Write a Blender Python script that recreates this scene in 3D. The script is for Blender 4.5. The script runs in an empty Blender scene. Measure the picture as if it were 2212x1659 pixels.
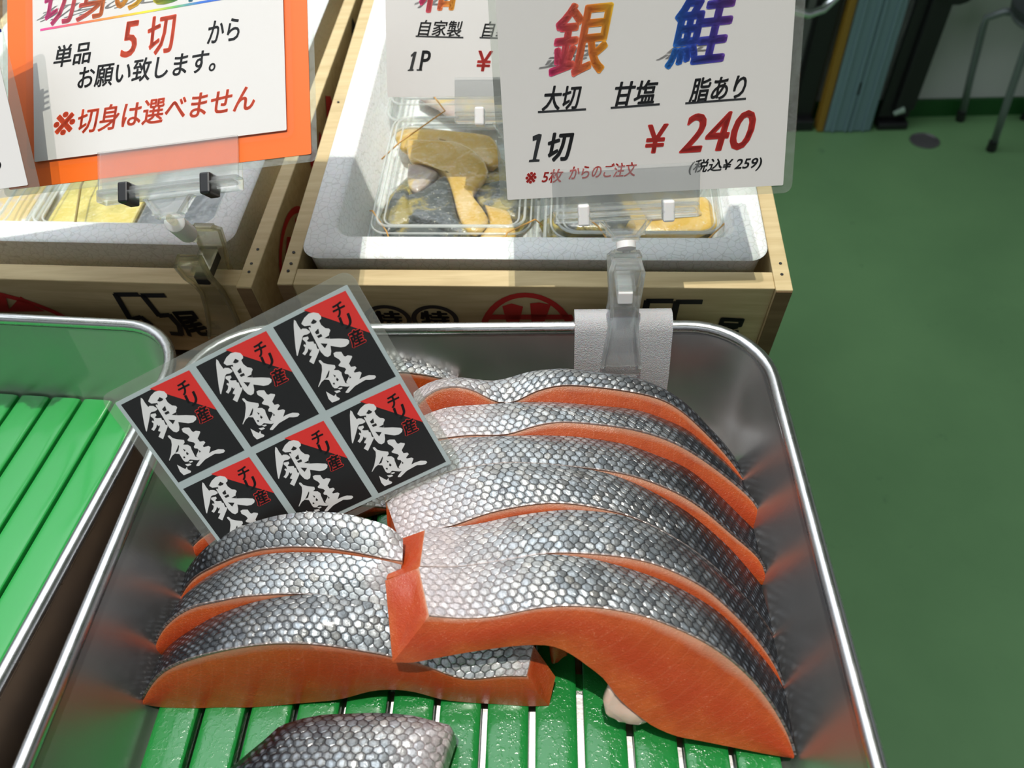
import bpy, bmesh, math, random
from mathutils import Vector as V3, Matrix
random.seed(4)
C = bpy.context.scene.collection
SC = bpy.context.scene

# ------------------------------------------------------------------ camera (2212 x 1659)
F, CX, CY, H = 1660.0, 1106.0, 829.5, 0.35
RT = V3((0.99886518, 0.02674903, -0.03940602))
UP = V3((0.00612465, 0.7483741, 0.66324859))
FW = V3((-0.0472317, 0.66273727, -0.74736101))
CAM = V3((0, 0, H))
cd = bpy.data.cameras.new('camera'); cam = bpy.data.objects.new('camera', cd); C.objects.link(cam)
cd.sensor_width = 36; cd.lens = 36 * F / 2212; cd.clip_start = 0.01; cd.clip_end = 50
cam.matrix_world = Matrix(((RT.x, UP.x, -FW.x, CAM.x), (RT.y, UP.y, -FW.y, CAM.y), (RT.z, UP.z, -FW.z, CAM.z), (0, 0, 0, 1)))
cd.dof.use_dof = True; cd.dof.focus_distance = 0.46; cd.dof.aperture_fstop = 9.0
SC.camera = cam

# ------------------------------------------------------------------ light
SC.view_settings.view_transform = 'Standard'; SC.view_settings.look = 'None'
SC.view_settings.exposure = 0.0; SC.view_settings.gamma = 1.0; SC.view_settings.use_curve_mapping = False
w = bpy.data.worlds.new('sky'); SC.world = w; w.use_nodes = True
wn, wl = w.node_tree.nodes, w.node_tree.links
tc = wn.new('ShaderNodeTexCoord'); sp = wn.new('ShaderNodeSeparateXYZ'); rp = wn.new('ShaderNodeValToRGB')
wl.new(tc.outputs['Generated'], sp.inputs[0]); wl.new(sp.outputs['Z'], rp.inputs[0])
rp.color_ramp.elements[0].position = 0.0; rp.color_ramp.elements[0].color = (0.07, 0.072, 0.075, 1)
rp.color_ramp.elements[1].position = 0.9; rp.color_ramp.elements[1].color = (2.45, 2.62, 2.80, 1)
e = rp.color_ramp.elements.new(0.35); e.color = (0.20, 0.21, 0.225, 1)
bg = wn['Background']; wl.new(rp.outputs[0], bg.inputs[0]); bg.inputs[1].default_value = 1.0
sl = bpy.data.lights.new('sun', 'SUN'); so = bpy.data.objects.new('sun', sl); C.objects.link(so)
sl.energy = 3.0; sl.angle = math.radians(0.55); sl.color = (1.0, 0.95, 0.86)
so.rotation_euler = V3((0.02, 0.11, -1)).to_track_quat('-Z', 'Y').to_euler(); so.location = (0, -0.5, 3)

# ------------------------------------------------------------------ projection helpers (photo pixel -> place)
def ray(px, py): return RT * ((px - CX) / F) - UP * ((py - CY) / F) + FW
def at(px, py, z=0.0):
    r = ray(px, py); return CAM + r * ((z - H) / r.z)
def atp(px, py, p0, n):
    r = ray(px, py); return CAM + r * ((V3(p0) - CAM).dot(n) / r.dot(n))
class Fr:
    def __init__(s, O, X, Y, Z): s.O, s.X, s.Y, s.Z = V3(O), V3(X).normalized(), V3(Y).normalized(), V3(Z).normalized()
    def __call__(s, x, y, z): return s.O + s.X * x + s.Y * y + s.Z * z
    def loc(s, px, py, w=0.0):
        p = atp(px, py, s.O + s.Z * w, s.Z) - s.O; return p.dot(s.X), p.dot(s.Y)
WORLD = Fr((0, 0, 0), (1, 0, 0), (0, 1, 0), (0, 0, 1))
def yawed(O, yaw, tilt=0.0):
    X = V3((math.cos(yaw), math.sin(yaw), 0)); Y = V3((-math.sin(yaw), math.cos(yaw), 0)) * math.cos(tilt) + V3((0, 0, math.sin(tilt)))
    return Fr(O, X, Y, X.cross(Y))

# ------------------------------------------------------------------ object helpers
ROOT = {}
def tag(o, label=None, cat=None, group=None, kind=None):
    if label: o['label'] = label
    if cat: o['category'] = cat
    if group: o['group'] = group
    if kind: o['kind'] = kind
    return o
def thing(name, label, cat, loc, group=None):
    o = bpy.data.objects.new(name, None); C.objects.link(o); o.location = loc; o.empty_display_size = .02
    ROOT[o] = V3(loc); return tag(o, label, cat, group)
def fix(me):
    bm = bmesh.new(); bm.from_mesh(me); bmesh.ops.recalc_face_normals(bm, faces=bm.faces); bm.to_mesh(me); bm.free()
def mk(name, vf, mat, parent=None, loc=None, uv=None, uv2=None, smooth=None, bevel=0.0, recalc=True, label=None):
    vs, fs = vf
    o0 = ROOT.get(parent, V3((0, 0, 0))) if parent else V3(loc or (0, 0, 0))
    me = bpy.data.meshes.new(name); me.from_pydata([tuple(V3(v) - o0) for v in vs], [], fs)
    for nm, u in (('UVMap', uv), ('D', uv2)):
        if u:
            l = me.uv_layers.new(name=nm)
            for lp in me.loops: l.data[lp.index].uv = u[lp.vertex_index]
    if recalc: fix(me)
    for m in (mat if isinstance(mat, list) else [mat]): me.materials.append(m)
    if smooth is not None:
        me.polygons.foreach_set('use_smooth', [True] * len(me.polygons))
        if smooth < 180: me.set_sharp_from_angle(angle=math.radians(smooth))
    o = bpy.data.objects.new(name, me); C.objects.link(o)
    if parent:
        o.parent = parent; ROOT[o] = o0
    else:
        o.location = o0; ROOT[o] = o0
    if bevel:
        b = o.modifiers.new('bevel', 'BEVEL'); b.width = bevel; b.segments = 2; b.limit_method = 'ANGLE'; b.harden_normals = False
    if label: o['label'] = label
    return o
def subpart(o, parent):   # re-parent a part one level deeper (parents sit at the same origin)
    o.parent = parent; return o
class MB:
    def __init__(s): s.v, s.f = [], []
    def add(s, vf):
        k = len(s.v); s.v += list(vf[0]); s.f += [tuple(i + k for i in f) for f in vf[1]]; return s
    def box(s, fr, x0, x1, y0, y1, z0, z1): return s.add(box(fr, x0, x1, y0, y1, z0, z1))
    @property
    def vf(s): return s.v, s.f
def box(fr, x0, x1, y0, y1, z0, z1):
    vs = [fr(x, y, z) for z in (z0, z1) for y in (y0, y1) for x in (x0, x1)]
    return vs, [(0, 2, 3, 1), (4, 5, 7, 6), (0, 1, 5, 4), (2, 6, 7, 3), (0, 4, 6, 2), (1, 3, 7, 5)]
def loft(loops, closed=False, cap=True):
    n = len(loops[0]); vs = [p for l in loops for p in l]; fs = []; R = len(loops)
    for i in range(R if closed else R - 1):
        a, b = i * n, ((i + 1) % R) * n
        for j in range(n): k = (j + 1) % n; fs.append((a + j, a + k, b + k, b + j))
    if cap and not closed: fs += [tuple(range(n))[::-1], tuple(range((R - 1) * n, R * n))]
    return vs, fs
def tube(pts, r, n=10, closed=False):
    pts = [V3(p) for p in pts]; loops = []; N = len(pts); prev = None
    for i, p in enumerate(pts):
        a = pts[(i - 1) % N] if (closed or i > 0) else p; b = pts[(i + 1) % N] if (closed or i < N - 1) else p
        t = (b - a).normalized()
        if prev is None: prev = t.orthogonal().normalized()
        u = (prev - t * prev.dot(t)).normalized(); prev = u; v = t.cross(u)
        rr = r[i] if isinstance(r, (list, tuple)) else r
        loops.append([p + u * (rr * math.cos(2 * math.pi * k / n)) + v * (rr * math.sin(2 * math.pi * k / n)) for k in range(n)])
    return loft(loops, closed)
def rrect(x0, x1, y0, y1, r, n=6):
    r = max(min(r, (x1 - x0) / 2 - 1e-5, (y1 - y0) / 2 - 1e-5), 1e-5); out = []
    for cx, cy, a0 in ((x1 - r, y1 - r, 0), (x0 + r, y1 - r, 90), (x0 + r, y0 + r, 180), (x1 - r, y0 + r, 270)):
        for k in range(n + 1):
            a = math.radians(a0 + 90 * k / n); out.append((cx + r * math.cos(a), cy + r * math.sin(a)))
    return out
def prism(fr, pts, y0, y1):       # polygon in the frame's x,z plane, thickness along y
    a = [fr(x, y0, z) for x, z in pts]; b = [fr(x, y1, z) for x, z in pts]
    return loft([a, b])
def plate(fr, pts, z0, z1):       # polygon in x,y plane, thickness along z
    return loft([[fr(x, y, z0) for x, y in pts], [fr(x, y, z1) for x, y in pts]])

# ------------------------------------------------------------------ material helpers
class NT:
    def __init__(s, name):
        s.m = bpy.data.materials.new(name); s.m.use_nodes = True; s.t = s.m.node_tree; s.n, s.l = s.t.nodes, s.t.links
        s.b = s.n['Principled BSDF']; s.out = s.n['Material Output']
    def set(s, **k):
        for a, v in k.items():
            i = s.b.inputs[a.replace('_', ' ')]
            if hasattr(v, 'is_linked') or isinstance(v, bpy.types.NodeSocket): s.l.new(v, i)
            else: i.default_value = (*v, 1) if isinstance(v, tuple) and len(v) == 3 and i.type == 'RGBA' else v
        return s
    def put(s, i, v):
        if isinstance(v, bpy.types.NodeSocket): s.l.new(v, i)
        elif v is not None: i.default_value = (*v, 1) if isinstance(v, tuple) and len(v) == 3 and i.type == 'RGBA' else v
    def math(s, op, a, b=None, c=None):
        x = s.n.new('ShaderNodeMath'); x.operation = op
        for i, v in enumerate((a, b, c)): s.put(x.inputs[i], v)
        return x.outputs[0]
    def coord(s, kind='Object', uv=None):
        if uv: x = s.n.new('ShaderNodeUVMap'); x.uv_map = uv; return x.outputs[0]
        return s.n.new('ShaderNodeTexCoord').outputs[kind]
    def map(s, v, scale=(1, 1, 1), rot=(0, 0, 0), loc=(0, 0, 0)):
        x = s.n.new('ShaderNodeMapping'); s.l.new(v, x.inputs[0]); x.inputs['Scale'].default_value = scale; x.inputs['Rotation'].default_value = rot; x.inputs['Location'].default_value = loc
        return x.outputs[0]
    def noise(s, v, scale=5, detail=2, rough=.5, dist=0, out='Fac'):
        x = s.n.new('ShaderNodeTexNoise'); s.l.new(v, x.inputs['Vector'])
        x.inputs['Scale'].default_value = scale; x.inputs['Detail'].default_value = detail; x.inputs['Roughness'].default_value = rough; x.inputs['Distortion'].default_value = dist
        return x.outputs[out]
    def voro(s, v, scale=5, feature='F1', rnd=1.0, out='Distance'):
        x = s.n.new('ShaderNodeTexVoronoi'); x.feature = feature; s.l.new(v, x.inputs['Vector']); x.inputs['Scale'].default_value = scale; x.inputs['Randomness'].default_value = rnd
        return x.outputs[out]
    def ramp(s, f, stops, interp='LINEAR'):
        x = s.n.new('ShaderNodeValToRGB'); s.l.new(f, x.inputs[0]); r = x.color_ramp; r.interpolation = interp
        while len(r.elements) > 1: r.elements.remove(r.elements[0])
        for i, (p, c) in enumerate(stops):
            el = r.elements[0] if i == 0 else r.elements.new(p)
            el.position = p; el.color = (*c, 1) if isinstance(c, tuple) else (c, c, c, 1)
        return x.outputs[0]
    def mix(s, f, a, b, mode='MIX'):
        x = s.n.new('ShaderNodeMix'); x.data_type = 'RGBA'; x.blend_type = mode
        s.put(x.inputs[0], f); s.put(x.inputs[6], a); s.put(x.inputs[7], b); return x.outputs[2]
    def bump(s, h, strength=.3, dist=.001, nrm=None):
        x = s.n.new('ShaderNodeBump'); s.put(x.inputs['Height'], h); x.inputs['Strength'].default_value = strength; x.inputs['Distance'].default_value = dist
        if nrm is not None: s.l.new(nrm, x.inputs['Normal'])
        return x.outputs[0]
    def sep(s, v):
        x = s.n.new('ShaderNodeSeparateXYZ'); s.l.new(v, x.inputs[0]); return x.outputs
    def comb(s, a, b, c=0.0):
        x = s.n.new('ShaderNodeCombineXYZ'); s.put(x.inputs[0], a); s.put(x.inputs[1], b); s.put(x.inputs[2], c); return x.outputs[0]
def plain(name, col, rough=.5, metal=0.0, **k):
    return NT(name).set(Base_Color=col, Roughness=rough, Metallic=metal, **k).m
def clear(name, tint=(1, 1, 1), ior=1.45, rough=.05, bumpscale=None, haze=0.0, hazecol=(.9, .9, .9)):
    t = NT(name); n, l = t.n, t.l
    tr = n.new('ShaderNodeBsdfTransparent'); tr.inputs[0].default_value = (*tint, 1)
    gl = n.new('ShaderNodeBsdfGlossy'); gl.inputs['Roughness'].default_value = rough
    lw = n.new('ShaderNodeLayerWeight'); lw.inputs[0].default_value = .5; fr = lw
    f0 = ((ior - 1) / (ior + 1)) ** 2
    fac = t.math('ADD', f0, t.math('MULTIPLY', t.math('POWER', lw.outputs['Facing'], 5.0), 1 - f0))
    mx = n.new('ShaderNodeMixShader'); l.new(fac, mx.inputs[0]); l.new(tr.outputs[0], mx.inputs[1]); l.new(gl.outputs[0], mx.inputs[2])
    if bumpscale:
        nr = t.bump(t.noise(t.coord(), bumpscale, 2), .6, .002); l.new(nr, fr.inputs['Normal']); l.new(nr, gl.inputs['Normal'])
    res = mx
    if haze:
        df = n.new('ShaderNodeBsdfDiffuse'); df.inputs[0].default_value = (*hazecol, 1)
        m2 = n.new('ShaderNodeMixShader'); m2.inputs[0].default_value = haze; l.new(mx.outputs[0], m2.inputs[1]); l.new(df.outputs[0], m2.inputs[2]); res = m2
    l.new(res.outputs[0], t.out.inputs[0]); n.remove(t.b); return t.m

def wood(name, a, b, rough=.6, sc=1.0):
    t = NT(name); v = t.coord()
    g = t.noise(t.map(v, (12 * sc, 160 * sc, 160 * sc)), 1.0, 4, .6, .4)
    k = t.noise(v, 18, 3); col = t.mix(t.ramp(g, [(.3, 0.0), (.7, 1.0)]), a, b)
    col = t.mix(t.ramp(k, [(.55, 0.0), (.8, .35)]), col, tuple(x * .55 for x in a))
    return t.set(Base_Color=col, Roughness=rough, Normal=t.bump(g, .15, .0006)).m
M = {}
M['wood'] = wood('pale_pine', (.48, .36, .18), (.64, .51, .28))
M['wood_y'] = wood('pale_pine_side', (.50, .38, .19), (.64, .52, .29))
M['endgrain'] = wood('end_grain', (.15, .085, .035), (.24, .15, .07), .7, .4)
M['ply'] = wood('brown_plywood', (.085, .045, .02), (.15, .085, .035), .45)
t = NT('brushed_steel'); v = t.coord(); g = t.noise(t.map(v, (500, 500, 30)), 1, 3); s_ = t.noise(v, 40, 3)
M['steel'] = t.set(Base_Color=(.50, .49, .48), Metallic=.88, Roughness=t.math('ADD', t.math('MULTIPLY', s_, .18), .24), Normal=t.bump(g, .12, .0004)).m
t = NT('rim_steel'); v = t.coord(); s_ = t.noise(v, 120, 2)
M['rim'] = t.set(Base_Color=(.72, .72, .72), Metallic=1.0, Roughness=t.math('ADD', t.math('MULTIPLY', s_, .15), .2), Normal=t.bump(s_, .2, .0005)).m
t = NT('green_plastic'); v = t.coord(); s_ = t.noise(v, 380, 2); d_ = t.voro(v, 600)
hh = t.math('ADD', t.math('MULTIPLY', t.ramp(s_, [(.5, 0.0), (.62, 1.0)]), .6), t.math('MULTIPLY', t.ramp(d_, [(.0, 1.0), (.35, 0.0)]), t.ramp(t.noise(v, 90, 2), [(.52, 0.0), (.6, 1.0)])))
M['green'] = t.set(Base_Color=(.010, .20, .036), Roughness=.22, Subsurface_Weight=.35, Subsurface_Radius=(.2, 1.0, .25), Subsurface_Scale=.008, Coat_Weight=.5, Coat_Roughness=.08, Normal=t.bump(hh, .20, .0010)).m
t = NT('green_plastic_dry'); v = t.coord(); s_ = t.noise(v, 60, 3)
M['green2'] = t.set(Base_Color=(.018, .29, .055), Roughness=.28, Subsurface_Weight=.35, Subsurface_Radius=(.2, 1.0, .25), Subsurface_Scale=.008, Coat_Weight=.3, Coat_Roughness=.1, Normal=t.bump(s_, .25, .001)).m
t = NT('expanded_foam'); v = t.coord(); e_ = t.voro(v, 190, 'DISTANCE_TO_EDGE'); k = t.ramp(e_, [(.0, 0.0), (.055, 1.0)])
n_ = t.noise(v, 9, 3)
col = t.mix(k, (.66, .68, .66), t.mix(n_, (.90, .925, .925), (.86, .885, .88)))
M['styro'] = t.set(Base_Color=col, Roughness=.5, Subsurface_Weight=.2, Subsurface_Scale=.005, Normal=t.bump(e_, .35, .0008)).m
M['paper'] = plain('white_card', (.68, .665, .66), .5)
M['orange'] = plain('orange_card', (.82, .135, .003), .45)
M['black_ink'] = plain('black_ink', (.008, .009, .012), .4)
M['red_ink'] = plain('red_ink', (.70, .030, .022), .4)
M['verm_ink'] = plain('vermilion_ink', (.92, .10, .022), .4)
M['grey_ink'] = plain('pale_grey_ink', (.54, .53, .535), .5)
M['navy_ink'] = plain('navy_ink', (.02, .03, .30), .5)
def grad(name, stops):
    t = NT(name); x = t.sep(t.coord(uv='UVMap'))[0]; return t.set(Base_Color=t.ramp(x, stops), Roughness=.4).m
M['rb1'] = grad('magenta_to_yellow_ink', [(0, (.72, .02, .20)), (.35, (.85, .12, .09)), (.7, (.92, .30, .02)), (1, (.95, .58, .02))])
M['rb2'] = grad('blue_to_violet_ink', [(0, (.005, .20, .62)), (.35, (.01, .07, .52)), (.7, (.07, .04, .42)), (1, (.20, .05, .38))])
M['rb3'] = grad('rainbow_ink', [(0, (.78, .03, .30)), (.2, (.85, .14, .06)), (.34, (.92, .32, .02)), (.48, (.95, .72, .02)), (.6, (.16, .50, .08)), (.72, (.01, .14, .62)), (1, (.02, .05, .50))])
M['film'] = clear('laminate_film', (.985, .985, .98), 1.10, .2, haze=.004)
M['film_edge'] = clear('laminate_margin', (.90, .92, .90), 1.4, .15, 120, haze=.10, hazecol=(.62, .64, .6))
def glassy(name, tint, rough):
    t = NT(name); n, l = t.n, t.l
    g = n.new('ShaderNodeBsdfGlass'); g.inputs['Color'].default_value = (*tint, 1); g.inputs['Roughness'].default_value = rough; g.inputs['IOR'].default_value = 1.45
    tr = n.new('ShaderNodeBsdfTransparent'); tr.inputs[0].default_value = (*tint, 1)
    mx = n.new('ShaderNodeMixShader'); mx.inputs[0].default_value = .45; l.new(tr.outputs[0], mx.inputs[1]); l.new(g.outputs[0], mx.inputs[2])
    df = n.new('ShaderNodeBsdfDiffuse'); df.inputs[0].default_value = (*[min(1, c * .9) for c in tint], 1)
    m2 = n.new('ShaderNodeMixShader'); m2.inputs[0].default_value = .06; l.new(mx.outputs[0], m2.inputs[1]); l.new(df.outputs[0], m2.inputs[2])
    l.new(m2.outputs[0], t.out.inputs[0]); n.remove(t.b); return t.m
M['acrylic'] = glassy('clear_acrylic', (.97, .98, .98), .03)
M['acrylic_y'] = glassy('aged_acrylic', (.88, .86, .76), .05)
M['pack_edge'] = clear('clear_pack_ridge', (.95, .97, .96), 1.5, .08, 60, haze=.30, hazecol=(.86, .88, .86))  # white haze in the colour stands for highlights along the ridges
M['pack'] = clear('clear_pack_plastic', (.97, .985, .98), 1.5, .06, 90, haze=.03)
M['nylon'] = plain('white_nylon', (.78, .77, .76), .35, Subsurface_Weight=.2, Subsurface_Scale=.003)
M['black'] = plain('black_plastic', (.012, .012, .013), .35)
t = NT('foam_sheet'); v = t.coord(); n_ = t.noise(v, 1500, 2)
M['foam'] = t.set(Base_Color=(.46, .46, .475), Roughness=.3, Subsurface_Weight=.3, Subsurface_Scale=.004, Normal=t.bump(n_, .7, .0012)).m
M['label_black'] = plain('label_black', (.010, .011, .012), .35)
M['label_red'] = plain('label_red', (.70, .03, .025), .4)
M['label_white'] = plain('label_white', (.72, .73, .75), .4)
M['silver_paper'] = plain('silver_grey_paper', (.42, .50, .52), .45)
M['band'] = plain('rubber_band', (.62, .33, .08), .5)
M['stamp_red'] = plain('stamp_red', (.50, .02, .018), .6)
M['stamp_black'] = plain('stamp_black', (.012, .012, .014), .6)
t = NT('green_floor_paint'); v = t.coord(); a = t.noise(v, 3.2, 5, .6); b = t.voro(t.map(v, (1, 1.4, 1)), 26); c_ = t.noise(v, 22, 4, .7)
col = t.mix(t.ramp(a, [(.3, 0.0), (.7, 1.0)]), (.145, .30, .125), (.18, .36, .15))
col = t.mix(t.ramp(c_, [(.66, 0.0), (.74, .5)]), col, (.08, .19, .08))
M['floor'] = t.set(Base_Color=col, Roughness=t.math('ADD', t.math('MULTIPLY', a, .2), .38), Normal=t.bump(c_, .08, .002)).m
M['base'] = plain('green_base_paint', (.008, .085, .012), .5)
t = NT('wall_paint'); n_ = t.noise(t.coord(), 60, 3)
M['wall'] = t.set(Base_Color=(.60, .62, .58), Roughness=.8, Normal=t.bump(n_, .15, .002)).m
M['roof'] = plain('shade_roof_sheet', (.30, .31, .32), .7)
M['bluegrey'] = plain('bluegrey_metal', (.22, .33, .37), .4, .3)
M['ochre'] = plain('ochre_board', (.30, .17, .02), .5)
M['greymetal'] = plain('grey_painted_tube', (.20, .23, .23), .4, .3)
M['chrome'] = plain('chrome', (.8, .82, .85), .12, 1.0)

# --- salmon skin: staggered scales that each tilt a little, dark back to silver belly
def skin_mat(name, dark_to=.48, b0=.72, b1=.95, silver=(.76, .78, .78), pink=(.50, .41, .41)):
    t = NT(name); uv = t.coord(uv='UVMap'); D = t.sep(t.coord(uv='D')); dv, vv = D[0], D[1]
    nz = t.noise(uv, 170, 2, out='Color'); nzs = t.sep(nz)
    S = t.sep(uv); PS, PT = .0052, .0066
    u = t.math('ADD', t.math('DIVIDE', S[0], PS), t.math('MULTIPLY', t.math('SUBTRACT', nzs[0], .5), .58))
    q = t.math('ADD', t.math('DIVIDE', S[1], PT), t.math('MULTIPLY', t.math('SUBTRACT', nzs[1], .5), .42))
    def lat(off):
        uu = t.math('ADD', u, off); qq = t.math('ADD', q, off)
        fu, fq = t.math('FLOOR', uu), t.math('FLOOR', qq)
        x = t.math('SUBTRACT', t.math('SUBTRACT', uu, fu), .5); y = t.math('MULTIPLY', t.math('SUBTRACT', t.math('SUBTRACT', qq, fq), .5), 1.5)
        d = t.math('SQRT', t.math('ADD', t.math('MULTIPLY', x, x), t.math('MULTIPLY', y, y)))
        return fu, fq, x, y, d
    A, B = lat(0.0), lat(0.5)
    k = t.math('LESS_THAN', A[4], B[4])
    def sel(i): return t.math('ADD', t.math('MULTIPLY', A[i], k), t.math('MULTIPLY', B[i], t.math('SUBTRACT', 1.0, k)))
    x, y, d = sel(2), sel(3), sel(4)
    e = t.math('MINIMUM', t.math('ABSOLUTE', t.math('SUBTRACT', A[4], B[4])), t.math('SUBTRACT', .5, t.math('ABSOLUTE', x)))
    wn = t.n.new('ShaderNodeTexWhiteNoise'); t.l.new(t.comb(sel(0), sel(1), k), wn.inputs['Vector'])
    r = t.sep(wn.outputs['Color'])
    big = t.noise(uv, 45, 3)
    dvn = t.math('ADD', dv, t.math('MULTIPLY', t.math('SUBTRACT', big, .5), .22))
    back = t.ramp(dvn, [(dark_to * .5, 1.0), (dark_to * 1.25, .55), (dark_to * 2.0, 0.0)])          # 1 on the dark back
    belly = t.ramp(dvn, [(b0, 0.0), (b1, 1.0)])
    edge = t.ramp(e, [(.015, 0.0), (.14, 1.0)])                                                     # 0 at the scale border
    tint = t.mix(r[1], (.66, .74, .80), t.mix(r[2], (.84, .82, .76), silver))
    lum = t.math('ADD', .58, t.math('MULTIPLY', t.math('POWER', r[0], .8), .62))
    sc = t.mix(1.0, tint, t.comb(lum, lum, lum), 'MULTIPLY')
    # scales on the back: small bright middles on black
    spot = t.ramp(d, [(.08, 1.0), (.30, 0.0)]); spot = t.math('MULTIPLY', spot, t.ramp(r[0], [(.2, .15), (.8, 1.0)]))
    dark = t.mix(spot, (.008, .009, .013), (.19, .22, .26))
    body = t.mix(edge, t.mix(belly, (.055, .055, .062), (.34, .30, .30)), sc)
    body = t.mix(t.math('MULTIPLY', belly, .75), body, pink)
    blot = t.ramp(t.noise(uv, 90, 3, .6), [(.60, 0.0), (.72, .75)])
    body = t.mix(t.math('MULTIPLY', blot, t.math('SUBTRACT', 1.0, belly)), body, (.10, .10, .12))
    gr = t.ramp(t.noise(uv, 620, 3, .7), [(.3, .55), (.7, 1.25)]); body = t.mix(.8, body, gr, 'MULTIPLY')
    col = t.mix(back, body, dark)
    rim = t.ramp(vv, [(.0, 1.0), (.035, 0.0)])
    col = t.mix(t.math('MULTIPLY', rim, t.ramp(dv, [(.1, .25), (.5, .8)])), col, (.55, .44, .40))
    h = t.math('ADD', t.math('MULTIPLY', t.ramp(e, [(.0, 0.0), (.3, 1.0)]), .55),
               t.math('ADD', t.math('MULTIPLY', x, t.math('SUBTRACT', r[0], .5)), t.math('MULTIPLY', y, t.math('SUBTRACT', r[1], .45))))
    h = t.math('ADD', h, t.math('MULTIPLY', t.noise(uv, 900, 2), .18))
    met = t.math('SUBTRACT', .38, t.math('MULTIPLY', belly, .25))
    return t.set(Base_Color=col, Metallic=met, Roughness=t.math('ADD', .26, t.math('MULTIPLY', r[2], .14)), Specular_IOR_Level=.6,
                 Coat_Weight=.35, Coat_Roughness=.12, Normal=t.bump(h, .75, .0012)).m
M['skin'] = skin_mat('salmon_skin')
M['skin_dark'] = skin_mat('salmon_skin_dark', .46, .92, 1.1)
def flesh_mat(name, a, b):
    t = NT(name); uv = t.coord(uv='UVMap'); ob = t.coord(); D = t.sep(t.coord(uv='D')); S = t.sep(uv)
    n1 = t.noise(ob, 55, 4, .6); n2 = t.noise(ob, 420, 3, .7)
    col = t.mix(t.ramp(n1, [(.35, 0.0), (.68, 1.0)]), a, b)
    mid = t.ramp(t.math('ADD', D[1], t.math('MULTIPLY', t.math('SUBTRACT', n1, .5), .5)), [(.15, 0.0), (.42, 1.0), (.62, 1.0), (.92, 0.0)])
    col = t.mix(t.math('MULTIPLY', mid, .7), col, tuple(x * y for x, y in zip(a, (1.05, .70, .75))))
    # bands of white connective tissue that curve through the cut
    cur = t.math('ADD', S[0], t.math('MULTIPLY', t.math('MULTIPLY', D[1], D[1]), .016))
    wv = t.math('SINE', t.math('ADD', t.math('MULTIPLY', cur, 900), t.math('MULTIPLY', n1, 5)))
    lines = t.ramp(wv, [(.90, 0.0), (1.0, .05)])
    col = t.mix(lines, col, (.82, .40, .22))
    fat = t.ramp(t.math('ADD', D[1], t.math('MULTIPLY', t.math('SUBTRACT', n1, .5), .10)), [(.0, .9), (.05, .6), (.13, 0.0)])
    col = t.mix(fat, col, (.50, .27, .17))
    fib = t.noise(t.map(ob, (1, 1, 2.2)), 900, 2, .8)
    col = t.mix(t.math('MULTIPLY', t.ramp(fib, [(.60, 0.0), (.74, .45)]), t.ramp(n1, [(.45, 0.0), (.6, 1.0)])), col, (.80, .42, .25))
    col = t.mix(t.ramp(n2, [(.64, 0.0), (.78, .25)]), col, (.85, .36, .17))
    h = t.math('ADD', t.math('MULTIPLY', n2, .6), t.math('MULTIPLY', n1, .8))
    return t.set(Base_Color=col, Roughness=.30, Subsurface_Weight=.18, Subsurface_Radius=(1.0, .32, .12), Subsurface_Scale=.006,
                 Specular_IOR_Level=.5, Coat_Weight=.22, Coat_Roughness=.12, Normal=t.bump(t.math('ADD', h, t.math('MULTIPLY', fib, .5)), .5, .0012)).m
M['flesh'] = flesh_mat('salmon_flesh', (.38, .054, .0075), (.48, .092, .015))
t = NT('belly_fat'); n1 = t.noise(t.coord(), 90, 3)
M['fat'] = t.set(Base_Color=t.mix(n1, (.50, .33, .25), (.60, .50, .42)), Roughness=.25, Subsurface_Weight=.4, Subsurface_Scale=.005, Coat_Weight=.4, Normal=t.bump(n1, .5, .002)).m

# ------------------------------------------------------------------ setting
FZ = -0.75
WY = 1.925
def struct(name, vf, mat, **k):
    o = mk(name, vf, mat, **k); o['kind'] = 'structure'; return o
struct('floor', box(WORLD, -2.6, 3.2, -1.6, WY + .1, FZ - .05, FZ), M['floor'])
struct('wall_back', box(WORLD, -2.6, 3.2, WY + .004, WY + .12, FZ, 1.7), M['wall'])
struct('baseboard_back', box(WORLD, -2.6, 3.2, WY - .008, WY + .004, FZ, FZ + .045), M['base'])
struct('shade_roof', loft([[V3((x, y, z)) for x, y in ((-2.6, -1.6), (3.2, -1.6), (3.2, WY + .1), (.158, WY + .1), (.158, -.16), (-2.6, -.16))] for z in (1.55, 1.6)]), M['roof'])  # unseen roof slab, added to keep sun off the floor and sky off fronts
mk('floor_drain', loft([[V3((.966 + r * math.cos(a * math.pi / 12), 1.798 + r * math.sin(a * math.pi / 12), z)) for a in range(24)]
    for r, z in ((.036, FZ), (.036, FZ + .003), (.031, FZ + .005), (.029, FZ + .003), (.010, FZ + .004))]), plain('drain_metal', (.16, .15, .16), .45, .6), smooth=40)
tag(bpy.data.objects['floor_drain'], 'round metal drain cover set in the green floor', 'drain')

# ------------------------------------------------------------------ display table
tb = thing('display_table', 'brown plywood table under the trays and crates', 'table', (-.4, .4, FZ))
mk('table_top', box(WORLD, -1.05, .135, -.18, 1.25, -.104, -.0800), M['ply'], tb, bevel=.002)
for x in (-1.0, .10):
    for y in (-.13, 1.2): mk('leg', box(WORLD, x - .025, x + .025, y - .025, y + .025, FZ, -.104), M['ply'], tb)

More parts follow.
